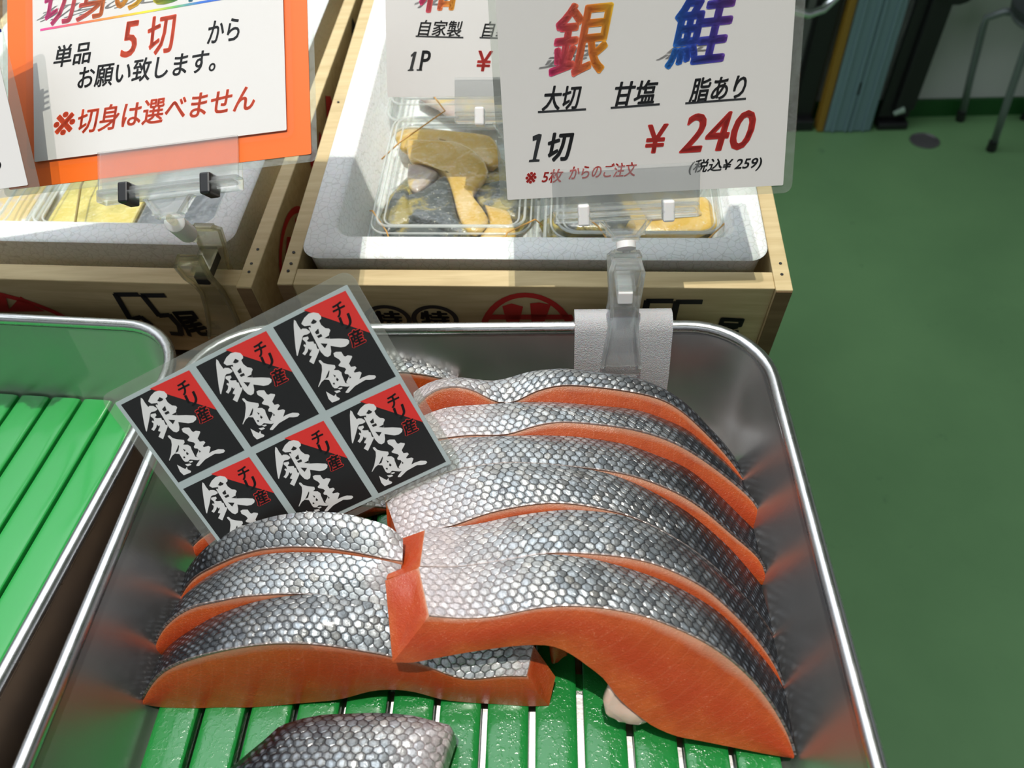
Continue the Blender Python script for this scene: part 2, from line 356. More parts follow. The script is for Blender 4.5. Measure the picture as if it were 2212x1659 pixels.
# ------------------------------------------------------------------ steel trays with green drainer racks
def tray(fr, w, d, label):           # fr origin = outer far right corner at rim height; x to the left is negative
    o = thing('steel_tray', label, 'tray', fr(-w / 2, -d / 2, -.08))
    def lp(dd, z, r): return [fr(x, y, z) for x, y in rrect(-w + dd, -dd, -d + dd, -dd, r, 10)]
    R = .052
    body = [(.030, -.0797), (.024, -.0785), (.0175, -.066), (.0075, -.014), (.0062, -.007), (.0072, -.007), (.0085, -.012), (.0185, -.058), (.0205, -.068), (.0245, -.0745), (.032, -.0775)]
    mk('tray_body', loft([lp(dd, z, R - dd * .9) for dd, z in body]), M['steel'], o, smooth=50)
    n = 12; prof = [(.0040 + .0040 * math.cos(math.pi * (1 + 2 * k / n)), -.0040 + .0040 * math.sin(2 * math.pi * k / n)) for k in range(n)]
    mk('rolled_rim', loft([lp(dd, z, R - dd) for dd, z in prof], closed=True), M['rim'], o, smooth=180)
    return o
TR = Fr((.1413, .3675, 0), (1, 0, 0), (0, 1, 0), (0, 0, 1))
tray(TR, .376, .46, 'steel tray of salmon cuts below the silver price card')
TL = yawed((-.2350, .3697, 0), -.082)
tray(TL, .376, .46, 'empty steel tray with bare green slats at the left edge')

def rack(fr, xs, sw, y0, y1, bars, mat, label, cat='drainer rack'):
    o = thing('drainer_rack', label, cat, fr(xs[len(xs) // 2], (y0 + y1) / 2, -.0775))
    m = MB()
    for x in xs:
        pr = [(0, -.0720), (sw, -.0720), (sw, -.0672)] + [(sw / 2 + sw / 2 * math.cos(a) ** .5 if a < math.pi / 2 - .01 else (sw / 2 if a < math.pi / 2 + .01 else sw / 2 - sw / 2 * (-math.cos(a)) ** .5), -.0672 + .0021 * math.sin(a) ** .7) for a in [math.pi * k / 12 for k in range(1, 12)]] + [(0, -.0672)]
        m.add(loft([[fr(x + a, y, z) for a, z in pr] for y in (y0, y1)]))
    mk('slats', m.vf, mat, o, smooth=35)
    for yb in bars: mk('crossbar', box(fr, xs[0] - .001, xs[-1] + sw + .001, yb, yb + .009, -.0773, -.0716), mat, o)
    return o
x0 = at(308, 1632, -.065).x; pit = (at(1592, 1632, -.065).x - x0) / 12
rack(WORLD, [x0 + i * pit for i in range(13)], pit * .86, -.055, .306, (-.03, .06, .152, .235, .290), M['green'], 'wet green slatted rack under the salmon cuts')
lx = TL.loc(168, 879, -.065)[0]
rack(TL, [lx - .0247 * i for i in range(-1, 12)][::-1], .0221, -.42, -.022, (-.40, -.30, -.20, -.12, -.035), M['green2'], 'bright green slatted rack lying bare in the left tray')

# ------------------------------------------------------------------ salmon cuts
Z0 = -.0648
def resample(p, n):
    L = [0.0]
    for a, b in zip(p, p[1:]): L.append(L[-1] + math.hypot(b[0] - a[0], b[1] - a[1]))
    out = []; j = 0
    for k in range(n):
        s = L[-1] * k / (n - 1)
        while j < len(p) - 2 and L[j + 1] < s: j += 1
        f = (s - L[j]) / max(L[j + 1] - L[j], 1e-9); out.append((p[j][0] + (p[j + 1][0] - p[j][0]) * f, p[j][1] + (p[j + 1][1] - p[j][1]) * f))
    return out
def smoothp(p, it=2):
    for _ in range(it): p = [p[0]] + [((a[0] + 2 * b[0] + c[0]) / 4, (a[1] + 2 * b[1] + c[1]) / 4) for a, b, c in zip(p, p[1:], p[2:])] + [p[-1]]
    return p
class Plane:
    def __init__(s, tip, crest, lean, ztip=-.062, zc=0.0):
        a, b = at(*tip, ztip), at(*crest, zc); d = a - b
        if d.x < 0: d = -d
        Cc = d.z * math.tan(lean); R = math.hypot(d.x, d.y)
        psi = math.atan2(d.y, d.x) + math.asin(max(-1, min(1, -Cc / R)))
        s.n = V3((math.sin(psi) * math.cos(lean), -math.cos(psi) * math.cos(lean), math.sin(lean))); s.p = a
        s.down = V3((math.sin(psi) * math.sin(lean), -math.cos(psi) * math.sin(lean), -math.cos(lean)))
    def back(s, d):
        q = object.__new__(Plane); q.n, q.p, q.down = s.n, s.p - s.n * d, s.down; return q
    def hit(s, px, py): return atp(px, py, s.p, s.n)
def interp(tbl, f):
    for (a, x), (b, y) in zip(tbl, tbl[1:]):
        if f <= b: return x + (y - x) * (f - a) / (b - a)
    return tbl[-1][1]
def cut(label, T, B, PT, PB, dorsal, bot=None, thick=None, endb=None, group='salmon cuts in the tray', skinmat='skin', extra=None, bback=1.0, endlast=None, endq=None):
    N = 46; Tp = smoothp(resample(T, N)); Bp = smoothp(resample(B, N))
    T3 = [PT.hit(*p) for p in Tp]; B3 = [PB.hit(*p) for p in Bp]
    if bot:
        Q3 = [PT.hit(*p) for p in smoothp(resample(bot, N), 1)]
    else:
        Q3 = []
        for k, p in enumerate(T3):
            th = interp(thick, k / (N - 1)); th = min(th, max(.001, (p.z - Z0) / -PT.down.z)); Q3.append(p + PT.down * th)
    if endq:
        for k, p in enumerate(endq): Q3[k] = PT.hit(*p)
    for k, q in enumerate(Q3):
        if q.z < Z0: Q3[k] = q + PT.down * (-(Z0 - q.z) / -PT.down.z) if False else q + V3((0, 0, Z0 - q.z))
    K3 = []
    for k in range(N):
        h = (Q3[k] - T3[k]).length * bback; hmax = max(.0008, (B3[k].z - Z0) / -PB.down.z); K3.append(B3[k] + PB.down * min(h, hmax))
    if endb:
        tgt = [PB.hit(*p) for p in endb]
        for k, p in enumerate(tgt): K3[k] = p if p.z > Z0 else V3((p.x, p.y, Z0))
    if endlast: K3[-1] = PB.hit(*endlast); K3[-1].z = max(K3[-1].z, Z0); K3[-2] = K3[-2].lerp(K3[-1], .5)
    # arc length along the skin
    s = [0.0]
    for a, b in zip(T3, T3[1:]): s.append(s[-1] + (b - a).length)
    L = s[-1]; rng = random.Random(label)
    so_, to_ = rng.uniform(0, .3), rng.uniform(0, .3)
    RF, RB, RK, RS = 8, 3, 3, 8
    rows = []; vrow = []
    for j in range(RF): f = j / RF; rows.append([a.lerp(b, f) + (PT.n * (.0012 * math.sin(math.pi * f))) for a, b in zip(T3, Q3)]); vrow.append(f)
    for j in range(RB): f = j / RB; rows.append([a.lerp(b, f) for a, b in zip(Q3, K3)]); vrow.append(1.0)
    for j in range(RK): f = j / RK; rows.append([a.lerp(b, f) for a, b in zip(K3, B3)]); vrow.append(1 - f)
    top = []
    for j in range(RS + 1):
        f = j / RS; row = []
        for k in range(N):
            a, b = B3[k], T3[k]; e = min(1, 4 * min(k, N - 1 - k) / N)
            row.append(a.lerp(b, f) + V3((0, 0, .0032 * math.sin(math.pi * f) * e)))
        top.append(row)
    for j in range(RS): rows.append(top[j]); vrow.append(0.0)
    base = (T3[N // 2] + K3[N // 2]) / 2; base = V3((base.x, base.y, min(min(q.z for q in Q3), min(q.z for q in K3))))
    o = thing('salmon_cut', label, 'salmon', base, group)
    R = len(rows); vs = [p for r in rows for p in r]; fs = []
    for j in range(R):
        for k in range(N - 1):
            a, b = j * N, ((j + 1) % R) * N; fs.append((a + k, a + k + 1, b + k + 1, b + k))
    dn = lambda f: 1 - f if dorsal == 'R' else f
    uv = [(s[k], vrow[j]) for j in range(R) for k in range(N)]; uv2 = [(dn(s[k] / L), vrow[j]) for j in range(R) for k in range(N)]
    for k in (0, N - 1):                      # end caps
        loop = [rows[j][k] for j in range(R)]; c = sum(loop, V3((0, 0, 0))) / R
        mid = len(vs); vs += [p.lerp(c, .5) for p in loop]; vs.append(c)
        uv += [(s[k] + (.004 if k else -.004), .5)] * (R + 1); uv2 += [(dn(s[k] / L), .5)] * (R + 1)
        for j in range(R):
            a, b = j * N + k, ((j + 1) % R) * N + k; fs.append((a, b, mid + (j + 1) % R, mid + j)); fs.append((mid + j, mid + (j + 1) % R, mid + R))
    mk('flesh', (vs, fs), M['flesh'], o, uv=uv, uv2=uv2, smooth=48)
    # skin shell
    vs, fs, uv, uv2 = [], [], [], []
    def nrm(j, k):
        a = top[max(j - 1, 0)][k]; b = top[min(j + 1, RS)][k]; c = top[j][max(k - 1, 0)]; d = top[j][min(k + 1, N - 1)]
        n = (d - c).cross(a - b); n.normalize(); return n if n.z > 0 or abs(n.z) < .05 else -n
    for lay, off in ((0, .0009), (1, -.0003)):
        for j in range(RS + 1):
            for k in range(N):
                vs.append(top[j][k] + nrm(j, k) * off + (PT.n * .0004 if j == RS else V3((0, 0, 0))))
                tl = (top[RS][k] - top[j][k]).length
                uv.append((s[k] + so_, tl + to_)); uv2.append((dn(s[k] / L), 1 - j / RS))
    G = (RS + 1) * N
    for j in range(RS):
        for k in range(N - 1):
            a = j * N + k; fs.append((a, a + 1, a + N + 1, a + N)); fs.append((G + a, G + a + N, G + a + N + 1, G + a + 1))
    for k in range(N - 1):
        fs.append((k, G + k, G + k + 1, k + 1)); a = RS * N + k; fs.append((a, a + 1, G + a + 1, G + a))
    for j in range(RS):
        a = j * N; fs.append((a, a + N, G + a + N, G + a)); a = j * N + N - 1; fs.append((a, G + a, G + a + N, a + N))
    mk('skin', (vs, fs), M[skinmat], o, uv=uv, uv2=uv2, smooth=60)
    return o
def blob(fr_pts, r, n=8): return tube(fr_pts, r, n)

P = {}
P[1] = Plane((1618, 1042), (1220, 830), .62)
P[2] = Plane((1640, 1150), (1194, 912), .62)
P[3] = Plane((1654, 1263), (1178, 1004), .62)
P[4] = Plane((1672, 1375), (1182, 1085), .62, zc=.002)
P[5] = Plane((1692, 1484), (1204, 1193), .62, zc=.004)
P[6] = Plane((1715, 1632), (1225, 1307), .62, zc=.006)
T6 = [(927, 1330), (1004, 1337), (1076, 1331), (1161, 1311.6), (1225, 1307), (1310, 1313), (1395, 1331), (1459, 1356), (1522, 1386), (1578, 1424), (1629, 1471), (1671, 1526), (1697, 1573), (1714, 1611), (1716, 1630)]
B6 = [(905, 1227), (991, 1229), (1097, 1212), (1161, 1201), (1182, 1199), (1267, 1207), (1352, 1229), (1425, 1254), (1480, 1280), (1544, 1318), (1586, 1356), (1629, 1403), (1671, 1454), (1692, 1492)]
Q6 = [(848, 1430), (885, 1433.6), (940, 1422), (1012, 1409), (1097, 1396.6), (1165, 1392), (1204, 1396.6), (1246, 1420), (1272, 1441), (1306, 1465), (1331, 1505), (1365, 1535), (1408, 1569), (1463, 1592), (1501, 1598), (1586, 1615), (1650, 1628), (1709, 1638)]
T5 = [(908, 1225), (991, 1227), (1097, 1210), (1161, 1198), (1204, 1192.6), (1289, 1197), (1352, 1203), (1416, 1218), (1480, 1246), (1531, 1275), (1578, 1318), (1620, 1360), (1663, 1416), (1686, 1458), (1692, 1484)]
B5 = [(919, 1145), (978, 1141.6), (1034, 1135), (1097, 1120), (1161, 1110), (1225, 1103), (1289, 1107.6), (1344, 1114), (1410, 1140), (1480, 1180), (1540, 1226), (1595, 1280), (1640, 1335), (1672, 1385)]
T4 = [(864, 1168), (890, 1158), (917, 1146), (978, 1137), (1004, 1125), (1055, 1107), (1119, 1093), (1182, 1085), (1246, 1088), (1310, 1101), (1352, 1111), (1410, 1137), (1480, 1177), (1540, 1223), (1595, 1277), (1640, 1330), (1671, 1376)]
B4 = [(838, 1088), (862, 1062), (905, 1047), (950, 1027), (1000, 1014), (1060, 1005), (1110, 1002), (1178, 1005), (1257, 1014), (1319, 1026), (1381, 1051), (1444, 1084), (1485, 1109), (1527, 1143), (1569, 1180), (1610, 1226), (1640, 1263)]
T3 = [(834, 1086), (856, 1070), (905, 1047), (950, 1025), (1000, 1012), (1060, 1003), (1110, 1000), (1178, 1004), (1236, 1009), (1290, 1014), (1361, 1026), (1423, 1047), (1485, 1076), (1535, 1113), (1581, 1155), (1623, 1188), (1652, 1215), (1656, 1262)]
B3 = [(858, 985), (900, 966), (974, 949), (1086, 945), (1153, 943), (1236, 945), (1298, 953), (1361, 964), (1423, 989), (1469, 1005), (1506, 1030), (1548, 1068), (1589, 1109), (1629, 1148)]
T2 = [(905, 955), (970, 945), (1020, 939), (1078, 941), (1103, 939), (1144, 922), (1194, 912), (1236, 912), (1298, 918), (1361, 926), (1423, 943), (1473, 964), (1519, 993), (1569, 1030), (1610, 1064), (1639, 1093), (1645, 1118), (1636, 1149)]
B2 = [(905, 905), (940, 889), (966, 880.6), (1020, 878), (1078, 874), (1111, 872), (1173, 871), (1236, 874), (1298, 880), (1361, 885), (1402, 895), (1444, 912), (1485, 930), (1519, 960), (1560, 993), (1589, 1026), (1612, 1049)]
T1 = [(898, 880), (916, 856), (945, 839), (978, 833), (1007, 837), (1036, 849), (1070, 870), (1092, 873), (1115, 869), (1144, 849), (1178, 837), (1219, 830), (1257, 833), (1319, 839), (1381, 849), (1431, 862), (1469, 885), (1506, 918), (1544, 955), (1581, 997), (1606, 1034), (1614, 1050)]
B1 = [(895, 850), (912, 834), (945, 822), (986, 816), (1028, 822), (1061, 828), (1094, 822), (1136, 806), (1194, 799), (1236, 799), (1298, 808), (1361, 814), (1423, 835), (1456, 856), (1494, 885), (1527, 922), (1560, 955), (1589, 993), (1610, 1034)]
TH = [(0, .020), (.25, .026), (.5, .036), (.75, .036), (.9, .022), (1, .004)]
E_ = .0012
cut('front salmon cut, its broad orange face turned to the viewer at right', T6, B6, P[6], P[5].back(-E_), 'R', bot=Q6, endb=[(832, 1254), (846, 1262)])
cut('second salmon cut from the front, tight behind the front cut', T5, B5, P[5], P[4].back(-E_), 'R', thick=TH, endq=[(834, 1250), (846, 1262)], endb=[(866, 1164), (878, 1168)])
cut('salmon cut with a dark crescent gap at its left, third from the front', T4, B4, P[4], P[3].back(-E_), 'R', thick=TH)
cut('wide silver salmon cut right of the black labels, third from the far end', T3, B3, P[3], P[2].back(-E_), 'R', thick=TH)
cut('salmon cut second from the far rim, flesh showing along its whole length', T2, B2, P[2], P[1].back(-E_), 'R', thick=TH)
cut('rearmost long salmon cut touching the white foam pad', T1, B1, P[1], P[1].back(.013), 'R', thick=TH)
LP = {3: Plane((313, 1522), (598, 1388), .22, zc=-.0115), 2: Plane((335, 1415), (630, 1281), .36, zc=-.012), 1: Plane((392, 1290), (620, 1178), .42, zc=-.010), 0: Plane((408, 1200), (640, 1085), .50, zc=-.046)}
T_3 = [(309, 1510), (325, 1475), (355, 1445), (406, 1424), (470, 1407), (538, 1394), (597, 1388), (661, 1388), (725, 1394), (789, 1405), (831, 1411), (916, 1433), (967, 1454), (997, 1464), (1031, 1464), (1086, 1456), (1137, 1458)]
Q_3 = [(313, 1522), (342, 1528), (423, 1534), (487, 1530), (538, 1534), (597, 1524), (661, 1518), (725, 1513), (759, 1505), (801, 1492), (852, 1489), (895, 1494), (959, 1513), (1044, 1520), (1107, 1532), (1150, 1540), (1186, 1536)]
B_3 = [(328, 1462), (347, 1420), (359, 1403), (385, 1382), (419, 1360), (461, 1335), (504, 1318), (555, 1301), (619, 1290), (682, 1286), (725, 1288), (767, 1297), (810, 1304), (900, 1330), (980, 1362), (1060, 1382), (1152, 1394)]
T_2 = [(333, 1410), (334, 1394), (340, 1377), (355, 1352), (385, 1326), (419, 1309), (470, 1299), (521, 1288), (597, 1282), (661, 1282), (725, 1287), (767, 1296), (810, 1302), (860, 1316)]
B_2 = [(355, 1372), (376, 1326), (398, 1288), (440, 1254), (483, 1229), (525, 1210), (576, 1199), (640, 1195), (725, 1197), (789, 1205), (840, 1212), (868, 1220)]
T_1 = [(385, 1300), (391, 1290), (402, 1267), (427, 1241), (470, 1218), (512, 1199), (563, 1184), (631, 1178), (704, 1180), (767, 1190), (844, 1207), (870, 1212)]
B_1 = [(385, 1278), (394, 1258), (410, 1224), (444, 1186), (483, 1156), (538, 1133), (597, 1116), (661, 1107), (725, 1109), (767, 1116), (810, 1127), (840, 1136), (868, 1166)]
T_0 = [(408, 1192), (420, 1172), (450, 1150), (500, 1125), (560, 1105), (640, 1092), (720, 1090), (790, 1092), (838, 1098)]
B_0 = [(430, 1150), (450, 1130), (490, 1100), (540, 1078), (600, 1062), (680, 1050), (760, 1048), (850, 1056)]
TL_ = [(0, .004), (.12, .022), (.4, .036), (.7, .028), (1, .022)]
G2 = 'salmon cuts in the tray'
cut('front left salmon cut, its far end tucked under the front right cut', T_3, B_3, LP[3], LP[2].back(-E_), 'L', bot=Q_3, skinmat='skin_dark', endlast=(1200, 1462))
cut('middle cut of the left stack, dark scaled back toward the left wall', T_2, B_2, LP[2], LP[1].back(-E_), 'L', thick=TL_, skinmat='skin_dark')
cut('left stack cut lying across the foot of the black label card', T_1, B_1, LP[1], LP[1].back(.011), 'L', thick=TL_, skinmat='skin_dark')
cut('mostly hidden salmon cut behind the foot of the black label card', T_0, B_0, LP[0], LP[0].back(.018), 'L', thick=TL_, skinmat='skin_dark')
# cut behind the card against the far wall
LA = Plane((560, 960), (780, 800), .35, zc=-.020)
cut('dark skinned salmon cut by the far wall, seen right of the label card', [(600, 900), (680, 845), (780, 806), (870, 803), (930, 812), (986, 826)], [(640, 850), (700, 805), (790, 776), (870, 780), (924, 789), (990, 808)],
    LA, LA.back(.014), 'L', thick=TL_, skinmat='skin_dark')
# belly flaps and shreds of the cuts
cuts = [o for o in C.objects if o.name.startswith('salmon_cut')]
def flap(parent, pl, px, off, th, mat='fat', name='belly_flap'):
    pts = resample(px + [px[0]], 25)[:-1]; rng = random.Random(len(px)); c = pl.hit(sum(p[0] for p in px) / len(px), sum(p[1] for p in px) / len(px))
    P3 = [pl.hit(*p) for p in pts]; loops = []
    for d, s in ((0, .9), (.15, .98), (.5, 1.0), (.85, .96), (1, .82)):
        loops.append([c.lerp(p, s) + pl.n * (off + th * d + rng.uniform(-.0009, .0009)) for p in P3])
    for l in loops:
        for p in l: p.z = max(p.z, Z0)
    o = mk(name, loft(loops), M[mat], parent, smooth=180, uv=[(p.x, .5) for l in loops for p in l], uv2=[(.5, .5) for l in loops for p in l])
    return o
flap(cuts[0], P[6], [(1318, 1490), (1304, 1525), (1310, 1556), (1345, 1571), (1385, 1577), (1412, 1566), (1370, 1530), (1335, 1500)], -.0085, .0065)
flap(cuts[3], P[3], [(905, 1062), (862, 1066), (828, 1078), (832, 1102), (848, 1130), (870, 1118), (886, 1100), (915, 1084)], -.006, .006)
flap(cuts[2], P[4], [(930, 1150), (898, 1146), (872, 1152), (860, 1166), (868, 1184), (885, 1186), (912, 1168)], -.006, .0045)
flap(cuts[6], LP[3], [(1185, 1425), (1202, 1412), (1216, 1428), (1222, 1450), (1233, 1468), (1210, 1484), (1192, 1492)], -.022, .008, 'flesh', 'shred')

# small cut lying skin up at the near edge of the picture
def flat_cut():
    out = [(486, 1659), (525, 1625), (569, 1589), (599, 1561), (647, 1546), (695, 1537), (748, 1535), (808, 1533), (853, 1535), (898, 1540), (942, 1552), (981, 1562), (975, 1583), (963, 1619), (951, 1659), (930, 1730), (880, 1800), (780, 1830), (660, 1830), (560, 1800), (490, 1735)]
    N = 64; pp = resample(out + [out[0]], N + 1)[:-1]
    top = [at(x, y, -.038) for x, y in pp]; c = sum(top, V3((0, 0, 0))) / N
    o = thing('salmon_cut', 'small salmon piece lying skin up on the slats at the near edge', 'salmon', (c.x, c.y, Z0), 'salmon cuts in the tray')
    loops = []
    for z, s in ((Z0, .95), (-.058, .975), (-.046, .97), (-.041, .955)): loops.append([c + (p - c) * s + V3((0, 0, z + .038)) for p in top])
    vf = loft(loops); x0_, x1_ = min(p.x for p in top), max(p.x for p in top); f = lambda p: max(0, min(1, (p.x - x0_) / (x1_ - x0_)))
    mk('flesh', vf, M['flesh'], o, uv=[(p.x, .5) for p in vf[0]], uv2=[(f(p), .5) for p in vf[0]], smooth=50)
    vs, fs = [], []; K = 10
    for j in range(K):
        s = 1.012 - j / K
        if j == 0: s, zq = 1.0, -.0590
        elif j == 1: s, zq = 1.0, -.0455
        elif j == 2: s, zq = .985, -.0410
        else: s = 1.14 - j / K * 1.14; zq = -.0385 + .010 * (1 - s ** 2)
        for p in top: q = c + (p - c) * s; q.z = zq; vs.append(q)
    vs.append(V3((c.x, c.y, -.0285)))
    for j in range(K - 1):
        for k in range(N): a, b = j * N, (j + 1) * N; kk = (k + 1) % N; fs.append((a + k, a + kk, b + kk, b + k))
    for k in range(N): fs.append(((K - 1) * N + k, (K - 1) * N + (k + 1) % N, K * N))
    fs.append(tuple(range(N))[::-1])
    mk('skin', (vs, fs), M['skin'], o, uv=[(p.x + .07, p.y + .03) for p in vs], uv2=[(f(p) * .98 + .02, .5) for p in vs], smooth=60)
flat_cut()

# ------------------------------------------------------------------ writing
def text_mesh(body, bold=0.0, shear=0.0):
    cu = bpy.data.curves.new('t', 'FONT'); cu.body = body; cu.shear = shear; cu.resolution_u = 3
    o = bpy.data.objects.new('t', cu); C.objects.link(o)
    dg = bpy.context.evaluated_depsgraph_get(); dg.update()
    me = bpy.data.meshes.new_from_object(o.evaluated_get(dg))
    v0 = [tuple(v.co[:2]) for v in me.vertices]; f0 = [tuple(p.vertices) for p in me.polygons]
    bpy.data.objects.remove(o); bpy.data.curves.remove(cu); bpy.data.meshes.remove(me)
    if not bold: return v0, f0
    vs, fs = [], []
    for k in range(8):                       # heavier strokes
        dx, dy = bold * math.cos(k * math.pi / 4), bold * .7 * math.sin(k * math.pi / 4); n = len(vs)
        vs += [(x + dx, y + dy) for x, y in v0]; fs += [tuple(i + n for i in f) for f in f0]
    return vs, fs
def lay(fr, body, p0, p1, h, mat, parent, bold=.0, shear=0.0, lift=.0004, name='lettering', frm=None):
    """writing on the frame's x,z plane, baseline p0->p1 (local), height h, filling the width"""
    vs, fs = text_mesh(body, bold, shear)
    xa, xb = min(v[0] for v in vs), max(v[0] for v in vs); ya, yb = min(v[1] for v in vs), max(v[1] for v in vs)
    p0, p1 = V3((p0[0], p0[1], 0)), V3((p1[0], p1[1], 0)); dx = p1 - p0; up = V3((-dx.y, dx.x, 0)).normalized() * h
    pts = []
    for x, y in vs:
        q = p0 + dx * ((x - xa) / (xb - xa)) + up * ((y - ya) / (yb - ya)); pts.append(fr(q.x, lift, q.y))
    return mk(name, (pts, fs), mat, parent, uv=[((x - xa) / (xb - xa), (y - ya) / (yb - ya)) for x, y in vs], recalc=False)
def rule(fr, p0, p1, th, mat, parent, lift=.0004, name='underline'):
    p0, p1 = V3((p0[0], p0[1], 0)), V3((p1[0], p1[1], 0)); dx = p1 - p0; up = V3((-dx.y, dx.x, 0)).normalized() * th
    q = [p0, p1, p1 + up, p0 + up]; return mk(name, ([fr(a.x, lift, a.y) for a in q], [(0, 1, 2, 3)]), mat, parent, uv=[(0, 0), (1, 0), (1, 1), (0, 1)], recalc=False)
def poly(fr, pts, mat, parent, lift=.0004, name='mark'):
    from mathutils.geometry import tessellate_polygon
    tri = tessellate_polygon([[V3((x, y, 0)) for x, y in pts]])
    return mk(name, ([fr(x, lift, y) for x, y in pts], [tuple(t_) for t_ in tri]), mat, parent, recalc=False)
class Card:
    """frame from the bottom-left, bottom-right and top-left points of a card; x right, z up, y toward the viewer"""
    def __init__(s, bl, br, tl):
        bl, br, tl = V3(bl), V3(br), V3(tl); X = (br - bl).normalized(); Zu = (tl - bl); Zu = (Zu - X * Zu.dot(X)).normalized()
        s.fr = Fr(bl, X, -(X.cross(Zu)) * -1, Zu); n = X.cross(Zu) * -1
        n = Zu.cross(X); n = n if n.dot(CAM - bl) > 0 else -n
        s.fr = Fr(bl, X, n, Zu); s.w = (br - bl).length; s.h = (tl - bl).length
    def px(s, x, y):
        p = atp(x, y, s.fr.O, s.fr.Y) - s.fr.O; return p.dot(s.fr.X), p.dot(s.fr.Z)
    def text(s, body, a, b, hpx, mat, parent, **k):
        p0, p1 = s.px(*a), s.px(*b); sc = math.hypot(p1[0] - p0[0], p1[1] - p0[1]) / math.hypot(b[0] - a[0], b[1] - a[1])
        return lay(s.fr, body, p0, p1, hpx * sc, mat, parent, **k)
    def rule(s, a, b, thpx, mat, parent, **k):
        p0, p1 = s.px(*a), s.px(*b); sc = math.hypot(p1[0] - p0[0], p1[1] - p0[1]) / math.hypot(b[0] - a[0], b[1] - a[1])
        return rule(s.fr, p0, p1, thpx * sc, mat, parent, **k)
    def poly(s, pts, mat, parent, **k): return poly(s.fr, [s.px(*p) for p in pts], mat, parent, **k)
    def sheet(s, name, mat, parent, x0, x1, z0, z1, y0, y1, r=.004): return mk(name, prism(s.fr, rrect(x0, x1, z0, z1, r, 5), y0, y1), mat, parent)

def clamp(cd_, cx_, cz, parent, hinge, clr, w=.084):
    """sign clamp gripping a card's lower edge, centred cx_, card edge at cz"""
    f = Fr(cd_.fr(cx_, 0, cz), cd_.fr.X, cd_.fr.Y, cd_.fr.Z)
    mk('clamp_plate', MB().box(f, -w / 2, w / 2, .0012, .0026, -.010, .0145).box(f, -w / 2, w / 2, -.0026, -.0012, -.010, .010).vf, clr, parent, bevel=.0004)
    mk('clamp_bar', MB().box(f, -w / 2, w / 2, -.0040, .0045, -.0165, -.0085).box(f, -w / 2 + .002, w / 2 - .002, -.002, .0062, -.0135, -.0112).vf, clr, parent, bevel=.0012)
    for sx in (-1, 1): mk('hinge', box(f, sx * w * .29 - .0034, sx * w * .29 + .0034, -.0052, .0062, -.0185, -.0060), hinge, parent, bevel=.0012)
    m = MB(); b = -.0165
    for sx in (-1, 1): m.add(prism(f, [(sx * .0135, b), (sx * .0165, b), (sx * .0085, b - .0105), (sx * .0055, b - .0105)], -.0025, .0025))
    m.box(f, -.0085, .0085, -.0025, .0025, b - .0125, b - .0095).box(f, -.0120, .0120, -.0006, .0006, b - .010, b)
    mk('clamp_web', m.vf, clr, parent, bevel=.0006)
    return f(0, 0, b - .0125)
def joint(a, b, parent, clr, barrel):
    a, b = V3(a), V3(b); d = b - a; L = d.length; u = d / L
    mk('stem', tube([a, a + u * L * .30], .0024, 10), clr, parent, smooth=40); mk('stem', tube([a + u * L * .72, b], .0026, 10), clr, parent, smooth=40)
    mk('ball_joint', tube([a + u * L * .16, a + u * L * .17, a + u * L * .70, a + u * L * .76, a + u * L * .86], [.0052, .0060, .0060, .0052, .0030], 20), barrel, parent, smooth=40)
def spring_clip(f, parent, clr, latch, back=True, gap=.0035, flare=.011, k=1.0, top=.004):
    """f: origin where the jaws pinch, x width, z up, y toward the viewer"""
    q_ = top - .004
    prof = [(gap + top, .034), (gap + .0075 + q_ * .8, .029), (gap + .006 + q_ * .6, .018), (gap + .0015, .006), (gap, -.002), (gap + .002, -.014), (gap + flare * .5, -.026), (gap + flare, -.034)]
    prof = [(y, z * k) for y, z in prof]; wid = [q * k for q in (.0155, .0195, .0180, .0158, .0160, .0190, .0220, .0240)]
    for sgn in (1, -1) if back else (1,):
        m = MB(); th = .0016
        loops = []
        for (y, z), w_ in zip(prof, wid):
            loops.append([f(-w_ / 2, sgn * y, z), f(w_ / 2, sgn * y, z), f(w_ / 2, sgn * (y + th), z), f(-w_ / 2, sgn * (y + th), z)])
        m.add(loft(loops))
        for e in (-1, 1):                       # raised side ribs
            lp = []
            for (y, z), w_ in zip(prof, wid):
                xa, xb = e * w_ / 2, e * (w_ / 2 - .0022); lp.append([f(xa, sgn * y, z), f(xb, sgn * y, z), f(xb, sgn * (y + .0042), z), f(xa, sgn * (y + .0042), z)])
            m.add(loft(lp))
        m.box(f, -.0070, .0070, sgn * (gap + .006 + q_), sgn * (gap + .0105 + q_), .030 * k, .0335 * k)
        mk('clip_arm', m.vf, clr, parent, bevel=.0004)
    mk('latch', box(f, -.0046, .0046, -gap - .004 - q_ * .5, gap + .0062 + q_ * .3, .010, .0185), latch, parent, bevel=.0008)
    if back: mk('pivot', box(f, -.0060, .0060, -gap - .003, gap + .003, .019, .0225), clr, parent, bevel=.0006)
    return f(0, 0, .036 * k)

